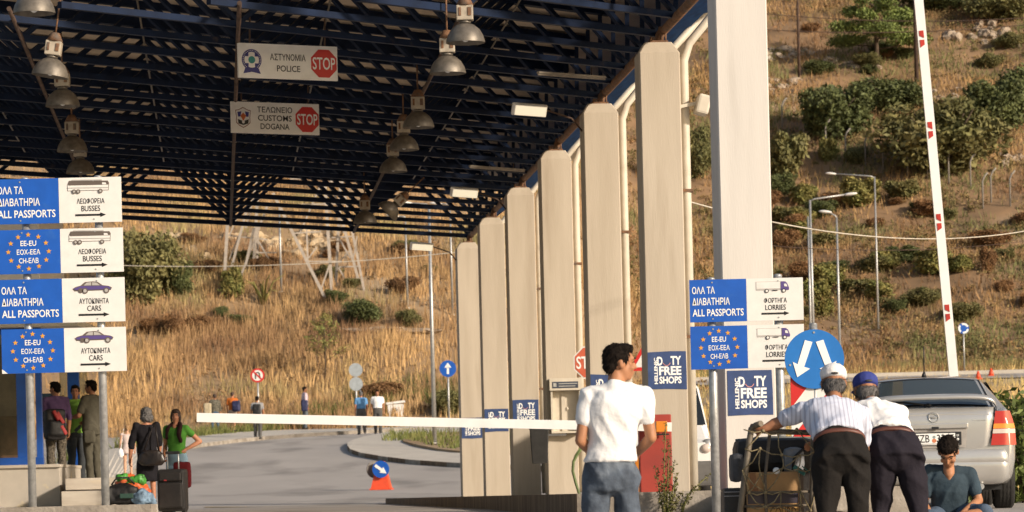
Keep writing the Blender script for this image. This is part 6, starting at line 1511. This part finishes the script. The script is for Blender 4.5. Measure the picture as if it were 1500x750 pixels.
person('grey-haired woman in a black calf-length dress seen from behind', p, R(22), 1.50,
    dict(wl=(-.25, .08, .70), el=(-.235, .02, .97)), 'ruddy', None, 1.25, None, dress=(C_bd, .42, .20), hair=H_gry, hairstyle='bob', hyaw=R(12), vox=.013, female=True, bulk=1.22, seed=11, shoes=M_dark)
q = at(222, 668, YW - .22); t = thing('handbag', 'black shoulder handbag on the back of the grey-haired woman', 'handbag', q, R(-6)); m = MB(); m.skin([m.ring(Vector((0, 0, z)), Vector((1, 0, 0)), Vector((0, 1, 0)), 16, w_, .06) for z, w_ in ((-.15, .16), (-.08, .22), (.02, .20), (.09, .13))]); blob(m, 'pouch', mat('leather_black', (.02, .014, .012), .35, var=.2), (0, 0, 0), parent=t, vox=.013, amp=.012); m = MB(); m.path([(-.12, 0, .08), (-.02, .03, .35), (.05, .06, .5), (.12, 0, .08)], .012, 6); m.build('strap', MATS['leather_black'], t)
# --- queue at the booth
YQ = 57.0; p = at(137, 703, YQ); p.z = EYE + .38
s = FPX / YQ; C_ol = cloth('olive_grey', (.085, .078, .058))
person('man in an olive-grey shirt and trousers at the head of the booth queue', p, R(58), 1.72, dict(er=(.235, .02, 1.12), wr=(.14, .22, 1.04), el=(-.25, .08, 1.12), wl=(-.16, .30, 1.10)), 'brown', C_ol, .7, C_ol, hair=H_blk, hyaw=R(15), vox=.014, bulk=1.1, untuck=.22, seed=13)
q = at(131, 640, YQ - .25); m = MB(); m.bbox((0, 0, 0), (.20, .09, .22), .05); blob(m, 'waist_bag', C_ol, q, 'olive waist bag on the hip of the man in olive-grey', 'bag', vox=.014, amp=.008)
p = at(113, 706, YQ + .5); p.z = EYE + .38; person('man in a lime green T-shirt partly hidden in the booth queue', p, R(215), 1.66, dict(), 'ruddy', cloth('tshirt_lime', (.21, .40, .07)), .6, cloth('jeans_dark', (.05, .055, .06)), hair=H_blk, hyaw=R(-35), vox=.014, untuck=.2, seed=15)
p = at(84, 708, YQ - .2); p.z = EYE + .38; person('man in a violet shirt and checked trousers wearing a red and black backpack', p, R(28), 1.70, dict(el=(-.22, .03, 1.1), wl=(-.17, .2, 1.0)), 'brown', cloth('shirt_violet', (.11, .065, .15)), 1.1, cloth('check_trousers', (.13, .11, .085), var=.5, vs=40), hair=H_blk, hyaw=R(30), vox=.014, untuck=.1, seed=17)
def backpack(loc, rz, w, h, d, m1, label, m2=None, tilt=0.0):
    t = thing('backpack', label, 'backpack', loc, rz); m = MB(); m.bbox((0, 0, 0), (w, d, h), .07); m.bbox((0, -d * .5, -h * .12), (w * .78, d * .5, h * .5), .05); blob(m, 'pack', m1, (0, 0, 0), parent=t, vox=max(.012, w / 22), amp=.012)
    if m2:
        for x0, z0, x1, z1 in ((-.02, .20, .12, .02), (.06, -.03, .15, -.16), (-.06, .08, .02, .22)):
            m = MB(); m.bbox(((x0 + x1) / 2, -d * .62, (z0 + z1) / 2), (.06, .08, abs(z1 - z0) + .04), .02, Matrix.Rotation(R(-30), 3, 'Y')); m.build('red_panel', m2, t)
    m = MB()
    for sx in (-1, 1): m.path([(sx * w * .28, d * .4, h * .45), (sx * w * .34, d * .85, h * .42), (sx * w * .40, d * 1.05, .0), (sx * w * .36, d * .4, -h * .42)], .014, 6)
    m.build('strap', M_dark, t); return t
backpack(at(80, 622, YQ - .46), R(28), .36, .52, .20, M_blk, 'red and black backpack on the man in violet', mat('pack_red', (.42, .03, .03), .6, var=.1))
# --- girl in the pale dress further back
YF = 106.0; p = at(188, 702, YF); p.z = float(zg(p.x, YF)) + .15
person('fair-haired girl in a pale dress walking away on the pavement', p, R(10), 1.62, dict(), 'fair', None, .03, None, dress=(cloth('dress_pale', (.62, .50, .46)), .78, .21), hair=H_bld, hairstyle='tied', vox=.018, female=True, seed=19)
q = at(177, 664, YF - .1); m = MB(); m.ell((0, 0, 0), (.10, .07, .15)); m.cap((-.0, 0, .1), .02, (.1, .05, .75), .015, 6); blob(m, 'white_bag', C_wht, q, 'white bag hanging at the girl in the pale dress', 'bag', vox=.018, amp=.01)
# --- distant walkers
WALK = dict(kl=(-.10, .12, .50), al=(-.10, .02, .09), kr=(.10, -.02, .50), ar=(.10, -.22, .12))
def far(px, ptop, pb, label, yaw, dz, **k):
    p = gp(px, pb, False) + Vector((0, .25 if dz else 0, dz))
    if dz: p.z = float(zg(p.x, p.y)) + dz
    H = (at(px, ptop, p.y).z - p.z)
    pose = k.pop('pose', dict(WALK)); sc = H / 1.75
    person(label, p, yaw, H, {n: tuple(Vector(v) * sc for v in [v])[0] for n, v in pose.items()}, vox=.022, folds=.008, **k); return p, H
C_plaid = cloth('shirt_plaid', (.14, .13, .10), var=.5, vs=25); C_dj = cloth('jeans_blue', (.06, .10, .16)); C_or = cloth('tshirt_orange', (.62, .17, .035)); C_sh = cloth('shorts_tan', (.50, .38, .32)); C_pk = cloth('shirt_pinkwhite', (.62, .50, .56)); C_lb = cloth('shirt_blue', (.13, .30, .55)); C_gt = cloth('trousers_grey', (.10, .095, .09)); M_nvb = mat('pack_navy', (.02, .025, .08), .7)
p, H = far(315, 577, 640, 'walker in a dark checked shirt and blue jeans, leftmost of the distant group', R(20), .15, skin='brown', top=C_plaid, sleeve=1.6, bottom=C_dj, hair=H_brn, untuck=.2, seed=21)
blob(MB().bbox((0, 0, 0), (.34, .2, .5), .06), 'canvas_bag', cloth('bag_canvas', (.45, .38, .26)), at(304, 599, p.y - .2), 'pale canvas bag on the walker in the checked shirt', 'bag', vox=.025, amp=.01)
p, H = far(341, 574, 639, 'walker in an orange T-shirt and pale shorts', R(-12), .15, skin='ruddy', top=C_or, sleeve=.7, bottom=C_sh, shorts=True, hair=H_brn, untuck=.15, seed=23)
backpack(at(346, 595, p.y - .27), R(-12), .36, .48, .17, M_nvb, 'navy backpack on the walker in orange')
p, H = far(378, 580, 645, 'walker in a grey T-shirt on the road, under the no U-turn sign', 0, 0, skin='tan', top=cloth('tshirt_grey', (.30, .30, .31)), sleeve=.6, bottom=C_gt, hair=H_blk, untuck=.1, seed=25)
backpack(at(376, 600, p.y - .27), 0, .34, .46, .16, M_blk, 'black backpack on the walker below the no U-turn sign')
p, H = far(447, 566, 634, 'walker in a pinkish white shirt and grey trousers, alone at the kerb', R(-70), .15, skin='brown', top=C_pk, sleeve=.8, bottom=cloth('trousers_bluegrey', (.13, .15, .17)), hair=H_blk, seed=27, pose={})
blob(MB().bbox((0, 0, 0), (.30, .2, .5), .07), 'sling_bag', M_nvb, at(446, 594, p.y - .22), 'navy sling bag on the lone walker at the kerb', 'bag', vox=.025, amp=.01)
far(530, 573, 637, 'grey-haired man in a blue shirt walking away down the road', R(10), 0, skin='ruddy', top=C_lb, sleeve=.6, bottom=C_gt, hair=H_gry, untuck=.05, bulk=1.15, seed=29)
far(554, 571, 637, 'man in a white shirt and grey trousers walking toward the camera', math.pi, 0, skin='brown', top=C_wht, sleeve=.6, bottom=C_gt, hair=H_blk, untuck=.05, bulk=1.05, seed=31)

bpy.data.scenes.remove(TMP)
